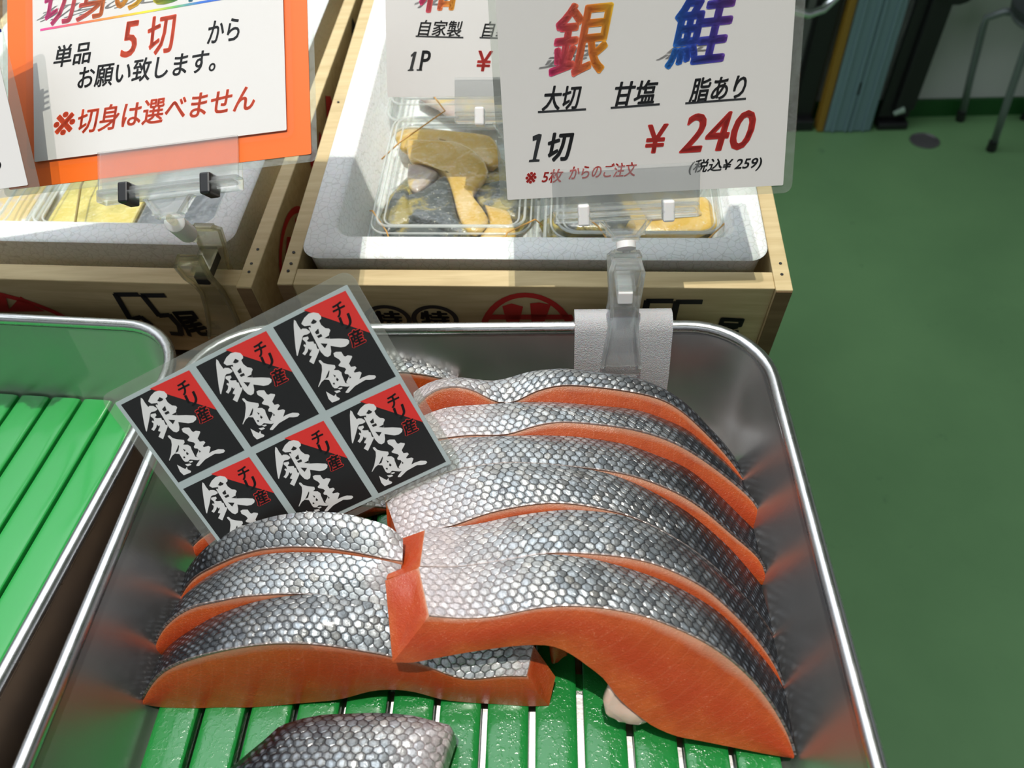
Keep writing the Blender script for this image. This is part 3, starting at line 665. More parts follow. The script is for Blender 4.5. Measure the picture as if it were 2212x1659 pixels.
# ------------------------------------------------------------------ main price card over the tray
def scaled(pts, k, k0): return [CAM + (V3(p) - CAM) * (k / k0) for p in pts]
c4 = Card((-.0237, .3864, .0800), (.1374, .3879, .0858), (-.0280, .4352, .1757))
o4 = thing('price_card', 'large white laminated card priced at 240 yen above the salmon tray', 'price card', c4.fr(c4.w / 2, 0, 0))
hh4 = .122
c4.sheet('paper', M['paper'], o4, 0, c4.w, 0, hh4, -.0002, .0002, .0008)
c4.sheet('laminate_film', M['film_edge'], o4, -.0042, c4.w + .0052, -.0045, hh4 + .005, -.0004, -.00021, .005)
c4.sheet('laminate_film', M['film'], o4, -.0042, c4.w + .0052, -.0045, hh4 + .005, .0006, .0008, .005)
K, Rd = M['black_ink'], M['red_ink']
c4.text('銀', (1163, 152), (1296, 143), 46, M['grey_ink'], o4, shear=.6, bold=.02, lift=.00025, name='shadow_lettering')
c4.text('鮭', (1416, 132), (1558, 122), 44, M['grey_ink'], o4, shear=.6, bold=.02, lift=.00025, name='shadow_lettering')
c4.text('銀', (1186, 172), (1332, 158), 146, M['rb1'], o4, shear=.32, bold=.030)
c4.text('鮭', (1435, 151), (1590, 134), 150, M['rb2'], o4, shear=.32, bold=.030)
for b_, a, b, h in (('大切', (1170, 240), (1258, 235), 50), ('甘塩', (1328, 230), (1422, 224), 50), ('脂あり', (1487, 222), (1612, 212), 50)):
    c4.text(b_, a, b, h, K, o4, shear=.3, bold=.026)
for a, b in (((1162, 244), (1266, 238)), ((1319, 235), (1425, 227)), ((1480, 225), (1611, 215))): c4.rule(a, b, 4, K, o4)
c4.poly([(1050 + x / 2.962, y / 2.962) for x, y in ((298, 872), (338, 855), (357, 860), (320, 1018), (343, 1020), (340, 1033), (273, 1036), (276, 1023), (298, 1020), (324, 893), (298, 902))], K, o4, name='lettering')
c4.text('切', (1184, 350), (1243, 346), 60, K, o4, shear=.3, bold=.034)
c4.text('¥', (1393, 332), (1444, 329), 60, Rd, o4, shear=.2, bold=.025)
c4.text('240', (1466, 332), (1630, 322), 82, Rd, o4, shear=.3, bold=.022)
c4.text('※', (1136, 397), (1160, 395), 24, Rd, o4, shear=.2, bold=.02)
c4.text('5枚', (1170, 396), (1218, 393), 28, Rd, o4, shear=.3, bold=.018)
c4.text('からのご注文', (1228, 389), (1376, 380), 30, Rd, o4, shear=.3, bold=.022)
c4.text('(税込¥ 259)', (1487, 378), (1645, 368), 32, K, o4, shear=.3, bold=.018)
h4 = thing('sign_clip', 'clear clip with white joint on the far tray rim, gripping the silver price card', 'sign clip', (.048, .36, 0))
j4 = clamp(c4, c4.px(1351, 413)[0], c4.px(1351, 413)[1], h4, M['nylon'], M['acrylic'], .086)
cp = yawed((.0476, .3605, .000), 0.0); cp = Fr((.0476, .3622, .0135), (1, .0, 0), (0, -1, .16), (0, .16, 1))
t4 = spring_clip(cp, h4, M['acrylic'], M['nylon'], gap=.0072, flare=.003, k=1.12, top=-.0045)
joint(j4, t4, h4, M['acrylic'], M['nylon'])
# foam pad folded over the rim
pp = [(.3445, -.046), (.3470, -.030), (.3535, -.010), (.3560, -.001), (.3590, .0042), (.3640, .0062), (.3690, .0050), (.3722, .0005), (.3725, -.010), (.3690, -.022)]
def sheet_path(pts, th):
    out = []
    for i, p in enumerate(pts):
        a, b = pts[max(i - 1, 0)], pts[min(i + 1, len(pts) - 1)]; dx, dz = b[0] - a[0], b[1] - a[1]; L = math.hypot(dx, dz); out.append((p[0] - dz / L * th * .5, p[1] + dx / L * th * .5))
    back = []
    for i, p in enumerate(pts):
        a, b = pts[max(i - 1, 0)], pts[min(i + 1, len(pts) - 1)]; dx, dz = b[0] - a[0], b[1] - a[1]; L = math.hypot(dx, dz); back.append((p[0] + dz / L * th * .5, p[1] - dx / L * th * .5))
    return out + back[::-1]
lo = sheet_path(pp, .0026)
NX = 12; loops = []
for i in range(NX + 1):
    f = i / NX; x = .0172 + (.0800 - .0172) * f
    loops.append([V3((x, y, z - (.006 * f * (1 if k in (0, len(lo) - 1) else 0)))) for k, (y, z) in enumerate(lo)])
o = mk('foam_pad', loft(loops), M['foam'], loc=(.048, .36, -.03), smooth=60); tag(o, 'white foam sheet folded over the far tray rim under the clip', 'foam pad')

# ------------------------------------------------------------------ label card with six black stickers
c5 = Card(*scaled([(-.1887, .2203, -.0600), (-.0561, .2587, -.0100), (-.2406, .2659, .0347)], .955, 1.0))
o5 = thing('label_card', 'clear card of six black and red salmon stickers leaning in the tray', 'label card', c5.fr(c5.w / 2, 0, 0))
W5, H5 = c5.w, c5.h
c5.sheet('paper', M['silver_paper'], o5, 0, W5, 0, H5, -.0003, .0002, .0006)
c5.sheet('laminate_film', M['film_edge'], o5, -.0058, W5 + .0050, -.0045, H5 + .0065, -.0006, -.00031, .006)
c5.sheet('laminate_film', M['film'], o5, -.0058, W5 + .0050, -.0045, H5 + .0065, .0009, .0011, .006)
GIN = [[(20,225),(45,240),(75,290),(120,345),(135,330),(185,330),(235,360),(238,378),(205,400),(160,410),(145,430),(130,520),(100,665),(88,655),(65,560),(40,420),(20,290)],
 [(150,440),(215,425),(228,450),(205,480),(230,490),(290,485),(300,510),(325,515),(335,545),(350,575),(375,575),(375,600),(315,760),(255,730),(285,665),(250,655),(265,600),(235,570),(225,610),(195,655),(160,635),(185,600),(190,560),(165,535),(175,520),(200,530),(190,495),(150,465)],
 [(120,265),(150,200),(205,145),(265,130),(330,140),(365,175),(370,205),(345,230),(375,280),(430,320),(480,325),(500,345),(485,390),(490,410),(500,450),(620,445),(725,450),(752,470),(750,505),(710,540),(650,552),(515,535),(530,600),(525,650),(490,672),(450,660),(395,610),(340,520),(310,470),(215,320),(225,310),(245,320),(240,290),(160,300),(120,275)]]
GINH = [[(238,262),(268,212),(318,236),(305,258),(270,272)],[(300,372),(342,325),(360,385),(325,398)],[(330,418),(385,390),(402,420),(352,442)],[(428,442),(490,405),(496,447)],[(385,505),(475,510),(445,565)],[(262,575),(275,590),(262,628)]]
SAKE = [[(375,715),(400,710),(440,745),(500,760),(590,770),(600,800),(580,830),(640,830),(680,855),(690,890),(740,985),(800,1000),(805,1020),(770,1030),(670,1020),(640,1050),(605,1050),(580,1030),(530,950),(470,945),(435,975),(400,1040),(395,1030),(420,950),(430,830),(420,770),(385,735)],
 [(560,625),(590,608),(660,607),(695,655),(715,665),(745,648),(800,655),(805,670),(770,750),(800,790),(850,780),(872,800),(840,845),(850,860),(915,845),(942,860),(920,940),(960,915),(1040,887),(1115,890),(1132,910),(1110,935),(1060,945),(1000,945),(930,985),(870,1020),(790,1105),(755,1105),(755,1090),(800,1025),(795,1005),(755,980),(755,965),(785,900),(770,880),(730,875),(720,855),(740,820),(720,800),(650,785),(635,770),(665,730),(640,700),(575,665)],
 [(500,1090),(575,1130),(610,1145),(630,1115),(640,1150),(685,1170),(680,1190),(590,1225),(540,1180)],[(605,1085),(670,1072),(690,1090),(640,1110)],[(645,1050),(700,1038),(710,1050),(680,1065)]]
SAKEH = [[(478,936),(520,830),(527,852),(515,915)],[(575,882),(612,897),(600,917)],[(578,987),(600,980),(610,1000),(592,1006)],[(625,920),(655,945),(640,965),(620,950)],[(790,895),(815,920),(790,930)]]
# sticker-relative coordinates of the first sticker's strokes
Z6 = lambda p: (290 + p[0] / 5.924, 820 + p[1] / 5.924)
s_tl, s_tr, s_bl, s_br = c5.px(248.8, 874.8), c5.px(400.7, 796), c5.px(377, 1043), c5.px(523.7, 972.4)
cw = (s_tr[0] - s_tl[0] + s_br[0] - s_bl[0]) / 2; ch = (s_tl[1] - s_bl[1] + s_tr[1] - s_br[1]) / 2
def rel(p): q = c5.px(*Z6(p)); return ((q[0] - s_tl[0]), (q[1] - s_tl[1]))
colx = [s_tl[0], c5.px(413.4, 788)[0], c5.px(581.5, 703)[0]]; rowz = [c5.px(248.8, 874.8)[1], None]
rowz = [H5 - .0022, H5 - .0022 - ch - .0045]
cw = (W5 - .0022 * 2 - .0042 * 2) / 3; ch = (H5 - .0022 * 2 - .0045) / 2
refc = Card(c5.fr(*[s_bl[0], 0, s_bl[1]]), c5.fr(s_br[0], 0, s_br[1]), c5.fr(s_tl[0], 0, s_tl[1]))
def bil(p):   # photo point on sticker one -> fraction across, fraction down
    q = c5.px(*p); u, v_ = .5, .5
    for _ in range(12):
        def pos(u, v_): return [(1 - v_) * ((1 - u) * s_tl[i] + u * s_tr[i]) + v_ * ((1 - u) * s_bl[i] + u * s_br[i]) for i in (0, 1)]
        a = pos(u, v_); e_ = 1e-4; du = [(x - y) / e_ for x, y in zip(pos(u + e_, v_), a)]; dv_ = [(x - y) / e_ for x, y in zip(pos(u, v_ + e_), a)]
        det = du[0] * dv_[1] - dv_[0] * du[1]; rx, rz = q[0] - a[0], q[1] - a[1]
        u += (rx * dv_[1] - dv_[0] * rz) / det; v_ += (du[0] * rz - rx * du[1]) / det
    return u, v_
TRI = [bil(p) for p in ((313, 838), (400.7, 796), (462, 883))]
STR = [[bil(Z6(p)) for p in s] for s in GIN + SAKE]; HOL = [[bil(Z6(p)) for p in s] for s in GINH + SAKEH]
from mathutils.geometry import tessellate_polygon
def flat(polys, fn):
    m = MB()
    for s in polys:
        tri = tessellate_polygon([[V3((x, y, 0)) for x, y in s]]); m.add(([fn(p) for p in s], [tuple(t_) for t_ in tri]))
    return m.vf
for r_ in range(2):
    for c_ in range(3):
        xo = .0022 + c_ * (cw + .0042); zo = H5 - .0022 - r_ * (ch + .0045)
        fn = lambda lift: (lambda p: c5.fr(xo + p[0] * cw, lift, zo - p[1] * ch))
        st = mk('sticker', (flat([[(0, 0), (1, 0), (1, 1), (0, 1)]], fn(.00035))), M['label_black'], o5, recalc=False)
        subpart(mk('red_corner', flat([TRI], fn(.00045)), M['label_red'], o5, recalc=False), st)
        subpart(mk('brush_lettering', flat(STR, fn(.00055)), M['label_white'], o5, recalc=False), st)
        subpart(mk('brush_gap', flat(HOL, fn(.00062)), M['label_black'], o5, recalc=False), st)
        lf = Fr(c5.fr(xo, 0, zo), c5.fr.X, c5.fr.Y, c5.fr.Z)
        for ch_, (u0, v0), sz, bold in (('チ', (.735, .205), .0078, .03), ('リ', (.735, .345), .0078, .03), ('産', (.72, .545), .0092, .03)):
            if ch_ == '産': subpart(lay(lf, ch_, (u0 * cw - .0003, -v0 * ch - .0003), (u0 * cw + sz - .0003, -v0 * ch - .0003), sz, M['label_red'], o5, bold=.10, shear=.15, lift=.00052, name='outline'), st)
            subpart(lay(lf, ch_, (u0 * cw, -v0 * ch), (u0 * cw + sz * .92, -v0 * ch), sz * .92, M['black_ink'], o5, bold=bold, shear=.15, lift=.00058), st)

# ------------------------------------------------------------------ orange notice card over the left crate
k1 = .475
b1 = scaled([(-.2754, .3571, .1297), (-.1296, .3466, .1512), (-.2857, .4283, .1858)], k1, .42)
c1 = Card(*b1)
o1 = thing('notice_card', 'orange backed laminated notice in red and black above the left crate', 'notice card', c1.fr(c1.w / 2, 0, 0))
W1 = c1.w; H1 = .128
ox1 = c1.px(672, 333)[0]; oz0 = c1.px(380, 367)[1]; ox0 = c1.px(15, 0)[0]
c1.sheet('paper', M['paper'], o1, 0, W1, 0, H1, .0006, .0010, .0008)
c1.sheet('orange_backing', M['orange'], o1, ox0, ox1, oz0, H1 + .016, -.0006, -.0002, .001)
c1.sheet('laminate_film', M['film_edge'], o1, ox0 - .004, ox1 + .0034, oz0 - .0042, H1 + .02, -.0009, -.00061, .004)
c1.sheet('laminate_film', M['film'], o1, -.0048, W1 + .0048, -.0045, H1 + .005, .0013, .0015, .005)
lift1 = .0011
for b_, a, b, h, mt, bo in (('単品', (118, 149), (200, 137), 42, K, .020), ('5', (262, 128), (304, 122), 70, M['verm_ink'], .02), ('切', (324, 124), (388, 112), 78, M['verm_ink'], .022),
        ('から', (449, 98), (520, 88), 46, K, .020), ('お願い致します。', (170, 196), (468, 156), 46, K, .020), ('※', (120, 297), (167, 288), 44, M['verm_ink'], .02), ('切身は選べません', (172, 292), (554, 240), 52, M['verm_ink'], .022)):
    c1.text(b_, a, b, h, mt, o1, shear=.22, bold=bo, lift=lift1)
c1.text('切身のご自宅', (82, 52), (557, -30), 30, M['grey_ink'], o1, shear=.75, bold=.01, lift=.00105, name='shadow_lettering')
c1.text('切身のご自宅', (100, 62), (575, -22), 88, M['rb3'], o1, shear=.25, bold=.02, lift=.0012)
c1.rule((90, 69), (580, -15), 4.5, M['rb3'], o1, lift=lift1)
h1 = thing('sign_clip', 'yellowed clear clip with black hinges on the left crate board, gripping the orange notice', 'sign clip', (-.22, .41, 0))
q1 = c1.px(365, 366)

# ------------------------------------------------------------------ crates
def crate(fr, w, d, hgt, label, side_t=.0112, front_t=.0148):
    o = thing('wooden_crate', label, 'crate', fr(w / 2, 0, -hgt))
    mk('front_board', box(fr, side_t, w - side_t, 0, front_t, -hgt, 0), M['wood'], o, bevel=.0007)
    mk('back_board', box(fr, side_t, w - side_t, d - front_t, d, -hgt, 0), M['wood'], o, bevel=.0007)
    mk('side_board', box(fr, 0, side_t, 0, d, -hgt, .0003), M['wood_y'], o, bevel=.0007)
    mk('side_board', box(fr, w - side_t, w, -.002, d, -hgt, .0006), M['wood_y'], o, bevel=.0007)
    for xa in (0, w - side_t): mk('end_grain', box(fr, xa + .0004, xa + side_t - .0004, -.0026 if xa else -.0006, -.002 if xa else 0, -hgt + .001, -.0008), M['endgrain'], o, label='darker brown end grain')
    mk('base_board', box(fr, side_t, w - side_t, front_t, d - front_t, -hgt, -hgt + .008), M['wood'], o)
    return o
OR, OL = V3((-.18712146, .39947383, .005)), V3((-.20409394, .39833775, .005))
CR = yawed(OR, -.031, .1165)
CLf = yawed(OL, -.057, .1165); WL = .349; CL = Fr(CLf(-WL, 0, 0), CLf.X, CLf.Y, CLf.Z)
oR = crate(CR, .349, .47, .078, 'pine fish crate with red and black stamps behind the salmon tray')
oL = crate(CL, WL, .47, .078, 'pine fish crate behind the empty tray, at the left')
def frontf(fr): return Fr(fr(0, -.0004, 0), fr.X, -fr.Y, fr.Z)
def ring(fr, cx, cz, rx, rz, th, mat, parent, n=40, name='stamp', sq=1.0):
    vs = [fr(cx + (rx - q) * math.cos(2 * math.pi * k / n), .0002, cz + (rz - q) * math.sin(2 * math.pi * k / n)) for q in (0, th) for k in range(n)]
    return mk(name, (vs, [(k, (k + 1) % n, n + (k + 1) % n, n + k) for k in range(n)]), mat, parent, recalc=False)
class PF:   # photo pixel -> local x,z on a crate's front board
    def __init__(s, fr): s.fr = fr
    def __call__(s, px, py): p = atp(px, py, s.fr.O, s.fr.Y) - s.fr.O; return p.dot(s.fr.X), p.dot(s.fr.Z)
ff = frontf(CR); pf = PF(ff)
def stamp55(ff, pf, a, parent, strokes, tail, tb):
    m = MB()
    for s in strokes:
        pts = [pf(*p) for p in s]; wd = .0023
        for p, q in zip(pts, pts[1:]):
            d = V3((q[0] - p[0], q[1] - p[1], 0)); L = d.length; d /= L; nn = V3((-d.y, d.x, 0)) * wd; e_ = d * .0008
            m.add(([ff(x, .0002, z) for x, z in ((p[0] - e_.x + nn.x, p[1] - e_.y + nn.y), (q[0] + e_.x + nn.x, q[1] + e_.y + nn.y), (q[0] + e_.x - nn.x, q[1] + e_.y - nn.y), (p[0] - e_.x - nn.x, p[1] - e_.y - nn.y))], [(0, 1, 2, 3)]))
    mk('stamp', m.vf, M['stamp_black'], parent, recalc=False)
    p0, p1 = pf(*tail), pf(*tb); lay(ff, '尾', p0, p1, .030, M['stamp_black'], parent, bold=.045, shear=0, lift=.0002, name='stamp')
stamp55(ff, pf, None, oR, [[(1452, 650), (1398, 650), (1390, 690)], [(1390, 690), (1425, 690), (1420, 735), (1385, 745)], [(1515, 652), (1462, 652), (1452, 695)], [(1452, 695), (1492, 698), (1484, 745), (1440, 752)]], (1530, 742), (1590, 745))
for cxp in (838, 940):
    cx_, cz = pf(cxp, 690); rx = abs(pf(cxp + 51, 690)[0] - cx_)
    ring(ff, cx_, cz, rx, rx * .92, .0036, M['stamp_black'], oR); lay(ff, '特', (cx_ - rx * .62, cz - rx * .55), (cx_ + rx * .62, cz - rx * .55), rx * 1.12, M['stamp_black'], oR, bold=.04, lift=.0002, name='stamp')
cx_, cz = pf(1140, 735); rx = abs(pf(1245, 735)[0] - cx_)
ring(ff, cx_, cz, rx, pf(1140, 632)[1] - cz, .0048, M['stamp_red'], oR)
m = MB()
for s in ([(1060, 679), (1235, 679), (1240, 690), (1055, 690)], [(1085, 661), (1105, 655), (1130, 662), (1118, 710), (1098, 710)], [(1145, 655), (1165, 653), (1190, 658), (1168, 715), (1150, 715)], [(1062, 715), (1232, 715), (1232, 728), (1062, 728)]):
    pts = [pf(*p) for p in s]; tri = tessellate_polygon([[V3((x, z, 0)) for x, z in pts]]); m.add(([ff(x, .0002, z) for x, z in pts], [tuple(t_) for t_ in tri]))
mk('stamp', m.vf, M['stamp_red'], oR, recalc=False)
ff = frontf(CL); pf = PF(ff)
stamp55(ff, pf, None, oL, [[(298, 636), (250, 636), (282, 690)], [(282, 690), (305, 685), (325, 700), (330, 720)], [(355, 638), (308, 638), (344, 682)], [(344, 682), (366, 680), (388, 704), (392, 722), (370, 720)]], (408, 728), (462, 726))
cx_, cz = pf(-10, 725); rz = pf(5, 620)[1] - cz; rx = abs(pf(130, 672)[0] - cx_) * 1.16
ring(ff, cx_, cz, rx, rz, .0050, M['stamp_red'], oL)
m = MB()
for s in ([(-60, 655), (-20, 640), (12, 640), (20, 668), (45, 640), (75, 662), (98, 672), (-60, 674)],):
    pts = [pf(*p) for p in s]; tri = tessellate_polygon([[V3((x, z, 0)) for x, z in pts]]); m.add(([ff(x, .0002, z) for x, z in pts], [tuple(t_) for t_ in tri]))
mk('stamp', m.vf, M['stamp_red'], oL, recalc=False)
# red stamps on the left crate's right side board
sf = Fr(CL(WL + .0004, 0, 0), CL.Y, CL.X, CL.Z)
ring(sf, .075, -.045, .040, .034, .0055, M['stamp_red'], oL)
def blotch(fr, pts, mat, parent): return poly(fr, pts, mat, parent, lift=.0002, name='stamp')
blotch(sf, [(.050, -.060), (.062, -.040), (.056, -.030), (.070, -.022), (.082, -.034), (.094, -.024), (.098, -.048), (.080, -.056), (.068, -.050)], M['stamp_red'], oL)
blotch(sf, [(.150, -.060), (.152, -.020), (.163, -.006), (.172, -.026), (.190, -.016), (.196, -.050), (.176, -.040), (.168, -.062)], M['stamp_red'], oL)
blotch(sf, [(.215, -.050), (.214, -.020), (.225, -.006), (.236, -.014), (.238, -.044)], M['stamp_red'], oL)
blotch(sf, [(.330, -.050), (.334, -.012), (.345, -.004), (.352, -.020), (.356, -.045)], M['stamp_black'], oL)
for fr, pts in ((CR, ((.0055, .012), (.0060, .019), (.0055, .030), (.3435, .012), (.3440, .022), (.0055, .205))), (CL, ((WL - .0055, .012), (WL - .0060, .020), (WL - .0052, .034)))):
    for x, y in pts: mk('nail', tube([fr(x, y, .0002), fr(x, y, .0010)], .0011, 8), M['stamp_black'], oR if fr is CR else oL)
# timber battens that raise the crates' far ends
for fr, lb in ((CR, 'timber batten propping up the far end of the stamped crate'), (CL, 'timber batten propping up the far end of the left crate')):
    p = fr(.175, .455, -.078); o = mk('batten', box(Fr((p.x, p.y, 0), fr.X, V3((fr.Y.x, fr.Y.y, 0)), (0, 0, 1)), -.16, .16, -.008, .008, -.0800, p.z - .0012), M['wood'], loc=(p.x, p.y, -.08)); tag(o, lb, 'batten')
# foam boxes
def foam_box(fr, x0, x1, y0, y1, top, bot, rim, label):
    o = mk('foam_box', loft([[fr(x, y, z) for x, y in rrect(x0 + a, x1 - a, y0 + a, y1 - a, r, 8)] for a, z, r in (
        (.012, bot, .006), (.008, bot + .004, .010), (0.002, top - .004, .014), (.0, top - .0015, .014), (.0015, top, .013), (rim - .0015, top, .012), (rim, top - .0015, .012), (rim + .007, bot + .026, .016), (rim + .011, bot + .022, .016))]), M['styro'], loc=fr((x0 + x1) / 2, (y0 + y1) / 2, bot), smooth=50)
    return tag(o, label, 'foam box')
foam_box(CR, .0125, .3365, .0215, .452, .005, -.069, .0215, 'white foam box in the stamped crate, full of clear fish packs')
foam_box(CL, .0125, .3235, .0360, .452, .003, -.069, .0210, 'white foam box in the left crate under the orange notice')

# ------------------------------------------------------------------ clear fish packs
def blobby(fr, cx_, cy_, z, rx, ry, rz, seed, n=22, k=9, rot=0.0, wob=.16):
    r = random.Random(seed); ph = [r.uniform(0, 6.28) for _ in range(4)]; loops = []
    for j in range(k + 1):
        a = math.pi * (j + .15) / (k + .3); zz, s = math.cos(a), math.sin(a) ** .6; lp = []
        for i in range(n):
            b = 2 * math.pi * i / n; q = 1 + wob * math.sin(2 * b + ph[0]) + wob * .7 * math.sin(3 * b + ph[1]) + wob * .3 * math.sin(5 * b + ph[2])
            x, y = rx * s * q * math.cos(b), ry * s * q * math.sin(b); lp.append(fr(cx_ + x * math.cos(rot) - y * math.sin(rot), cy_ + x * math.sin(rot) + y * math.cos(rot), z + rz * zz))
        loops.append(lp)
    return loft(loops)
def fish_mat(name, a, b, c_, edge=(.55, .58, .60)):
    t = NT(name); v = t.coord(); n = t.noise(v, 38, 4, .6, .6); n2 = t.noise(v, 300, 3, .7)
    col = t.ramp(n, [(.36, a), (.50, b), (.60, c_)]); col = t.mix(t.ramp(n2, [(.62, 0.0), (.72, .6)]), col, (.75, .72, .55))
    return t.set(Base_Color=col, Roughness=.25, Coat_Weight=.5, Subsurface_Weight=.25, Subsurface_Scale=.004, Normal=t.bump(n2, .5, .001)).m
M['fish_y'] = fish_mat('marinated_yellow_flesh', (.60, .38, .05), (.66, .42, .08), (.70, .50, .20))
M['fish_g'] = fish_mat('marinated_grey_skin', (.035, .045, .045), (.09, .10, .09), (.34, .27, .06))
M['fish_p'] = fish_mat('marinated_pale_flesh', (.42, .33, .30), (.50, .42, .34), (.60, .45, .16))
M['sauce'] = fish_mat('yellow_marinade', (.34, .24, .03), (.50, .38, .06), (.16, .15, .06))
M['gold'] = fish_mat('gold_foil_tray', (.62, .50, .10), (.66, .56, .16), (.50, .42, .10))
M['greyfish'] = fish_mat('grey_frozen_fish', (.30, .31, .32), (.38, .38, .39), (.22, .23, .24))
def pack(fr, x0, x1, y0, y1, z, hgt, label, fill, bands=(), r=.014, group='clear fish packs'):
    """z = base height in the crate frame"""
    o = thing('fish_pack', label, 'fish pack', fr((x0 + x1) / 2, (y0 + y1) / 2, z), group)
    L = lambda a, zz, rr: [fr(x, y, z + zz) for x, y in rrect(x0 + a, x1 - a, y0 + a, y1 - a, max(rr, .002), 6)]
    zr = hgt * .55
    mk('pack_tray', loft([L(.0085, 0.0005, r * .6), L(.006, .003, r * .7), L(.004, zr - .001, r), L(0, zr, r)], cap=False), M['pack'], o, smooth=50, recalc=False)
    mk('pack_lid', loft([L(0, zr + .0004, r), L(.0008, zr + .003, r), L(.0035, zr + .0032, r), L(.0055, hgt - .003, r * .9), L(.0075, hgt, r * .8), L(.0115, hgt - .0004, r * .7), L(.0125, hgt - .003, r * .6), L(.0155, hgt - .0032, r * .6), L(.0170, hgt - .0055, r * .5)], cap=False), M['pack'], o, smooth=40, recalc=False)
    for a_, zz, rr, q in ((.0008, zr, r, .0013), (.0055, hgt - .003, r * .9, .0008), (.0100, hgt - .0002, r * .75, .0011), (.0145, hgt - .0034, r * .6, .0008)):
        mk('pack_ridge', tube(L(a_, zz, rr), q, 6, True), M['pack_edge'], o, smooth=180)
    zt = hgt - .0055
    mk('lid_panel', (L(.0170, zt, r * .5), [tuple(range(28))]), M['pack'], o, recalc=False)
    for nm, mt, (a, b, zz, rx, ry, rz, sd, rot) in fill:
        mk(nm, blobby(fr, a, b, z + zz, rx, ry, rz, sd, rot=rot), M[mt], o, smooth=180)
    return o
def band(fr, pts, label):
    o = mk('rubber_band', tube([fr(*p) for p in pts], .0006, 6), M['band'], loc=fr(*pts[0]), smooth=180); return tag(o, label, 'rubber band', 'rubber bands on the packs')
ZB = -.044
def slab(fr, px, w, th, name, mat, parent, n=40, zoom=None):
    if zoom: px = [(zoom[0] + x / zoom[2], zoom[1] + y / zoom[2]) for x, y in px]
    pts = [fr.loc(*p, w) for p in smoothp(resample(px + [px[0]], n + 1), 1)[:-1]]; cx_, cy_ = sum(p[0] for p in pts) / n, sum(p[1] for p in pts) / n
    loops = []
    for d, s_ in ((-th, .90), (-th * .8, .97), (-th * .35, 1.0), (-th * .12, .97), (0, .90), (.0008, .6), (.001, .2)):
        loops.append([fr(cx_ + (x - cx_) * s_, cy_ + (y - cy_) * s_, w + d) for x, y in pts])
    return mk(name, loft(loops), M[mat], parent, smooth=180)
Z2 = (560, 0, 2.9625)
pk = pack(CR, .047, .178, .056, .205, ZB, .036, 'clear pack of yellow marinated fish left of the price card clip', [('marinade', 'sauce', (.112, .130, .006, .052, .064, .006, 3, 0))])
for px, w_, th, mt in (
    ([(940, 880), (1060, 880), (1250, 890), (1350, 930), (1430, 1000), (1475, 1080), (1450, 1150), (1380, 1200), (1350, 1240), (1400, 1290), (1420, 1340), (1480, 1380), (1460, 1430), (1400, 1500), (1340, 1490), (1270, 1380), (1250, 1280), (1210, 1140), (1190, 1100), (1120, 1060), (1040, 1035), (960, 1035), (945, 1000)], -.0165, .008, 'fish_y'),
    ([(950, 1040), (1040, 1050), (1120, 1080), (1150, 1100), (1060, 1190), (1010, 1230), (960, 1200), (945, 1150)], -.0185, .007, 'fish_p'),
    ([(945, 1240), (1060, 1200), (1190, 1095), (1220, 1160), (1270, 1400), (1370, 1505), (1230, 1485), (1110, 1420), (1000, 1405), (955, 1370)], -.0195, .008, 'fish_g'),
    ([(830, 1280), (910, 1160), (955, 1210), (965, 1360), (1000, 1400), (880, 1450), (805, 1500), (790, 1440)], -.0205, .008, 'fish_g'),
    ([(780, 1480), (900, 1440), (1000, 1390), (1120, 1420), (1400, 1500), (1560, 1560), (1400, 1640), (760, 1620)], -.0235, .008, 'fish_g'),
    ([(1370, 1180), (1560, 1140), (1680, 1200), (1660, 1400), (1480, 1360), (1390, 1280)], -.0225, .008, 'fish_g'),
    ([(1440, 1300), (1600, 1340), (1650, 1500), (1560, 1580), (1400, 1520), (1480, 1420)], -.0215, .008, 'fish_y'),
    ([(850, 820), (960, 800), (1500, 860), (1560, 1000), (1500, 1080), (1200, 900), (900, 960)], -.0255, .008, 'fish_y')):
    slab(CR, px, w_, th, 'fillet', mt, pk, zoom=Z2)
pk = pack(CR, .182, .322, .050, .150, ZB, .036, 'clear pack of brown fish right of the clip, below the price card', [('marinade', 'sauce', (.252, .100, .006, .058, .042, .006, 13, 0))], r=.020)
slab(CR, [(1195, 470), (1240, 425), (1330, 415), (1370, 470), (1330, 495), (1230, 492)], -.0185, .008, 'fillet', 'fish_g', pk)
slab(CR, [(1330, 470), (1400, 430), (1530, 420), (1560, 480), (1500, 508), (1380, 500)], -.0200, .008, 'fillet', 'fish_y', pk)
slab(CR, [(1380, 440), (1500, 430), (1520, 462), (1400, 474)], -.0170, .004, 'fillet', 'fish_p', pk)
pack(CR, .040, .178, .212, .345, ZB, .036, 'clear pack at the back of the stamped crate, under the small card', [
    ('fillet', 'fish_p', (.110, .260, .010, .045, .040, .006, 17, 0)), ('fillet', 'fish_y', (.090, .310, .010, .034, .020, .006, 18, .4))])
pack(CR, .182, .318, .158, .300, ZB, .034, 'clear pack hidden behind the large price card', [('fillet', 'fish_y', (.25, .23, .010, .045, .045, .006, 19, 0))])
zt = ZB + .0375
band(CR, [CR_p for CR_p in [(.048, .150, zt - .008), (.062, .160, zt), (.092, .196, zt + .001), (.096, .2005, zt + .001), (.076, .235, zt + .001), (.066, .248, zt)]], 'orange rubber band across the far left corner of the yellow fish pack')
band(CR, [(.046, .096, zt - .014), (.052, .084, zt - .003), (.066, .062, zt - .003), (.070, .054, zt - .014)], 'orange rubber band at the near left corner of the yellow fish pack')
band(CR, [(.150, .052, zt - .014), (.156, .060, zt - .002), (.176, .074, zt - .002), (.181, .078, zt - .012)], 'orange rubber band at the near right corner of the yellow fish pack')
band(CR, [(.207, .082, zt), (.222, .066, zt - .001), (.230, .052, zt - .003), (.232, .048, zt - .016)], 'orange rubber band left of the clip joint on the brown fish pack')
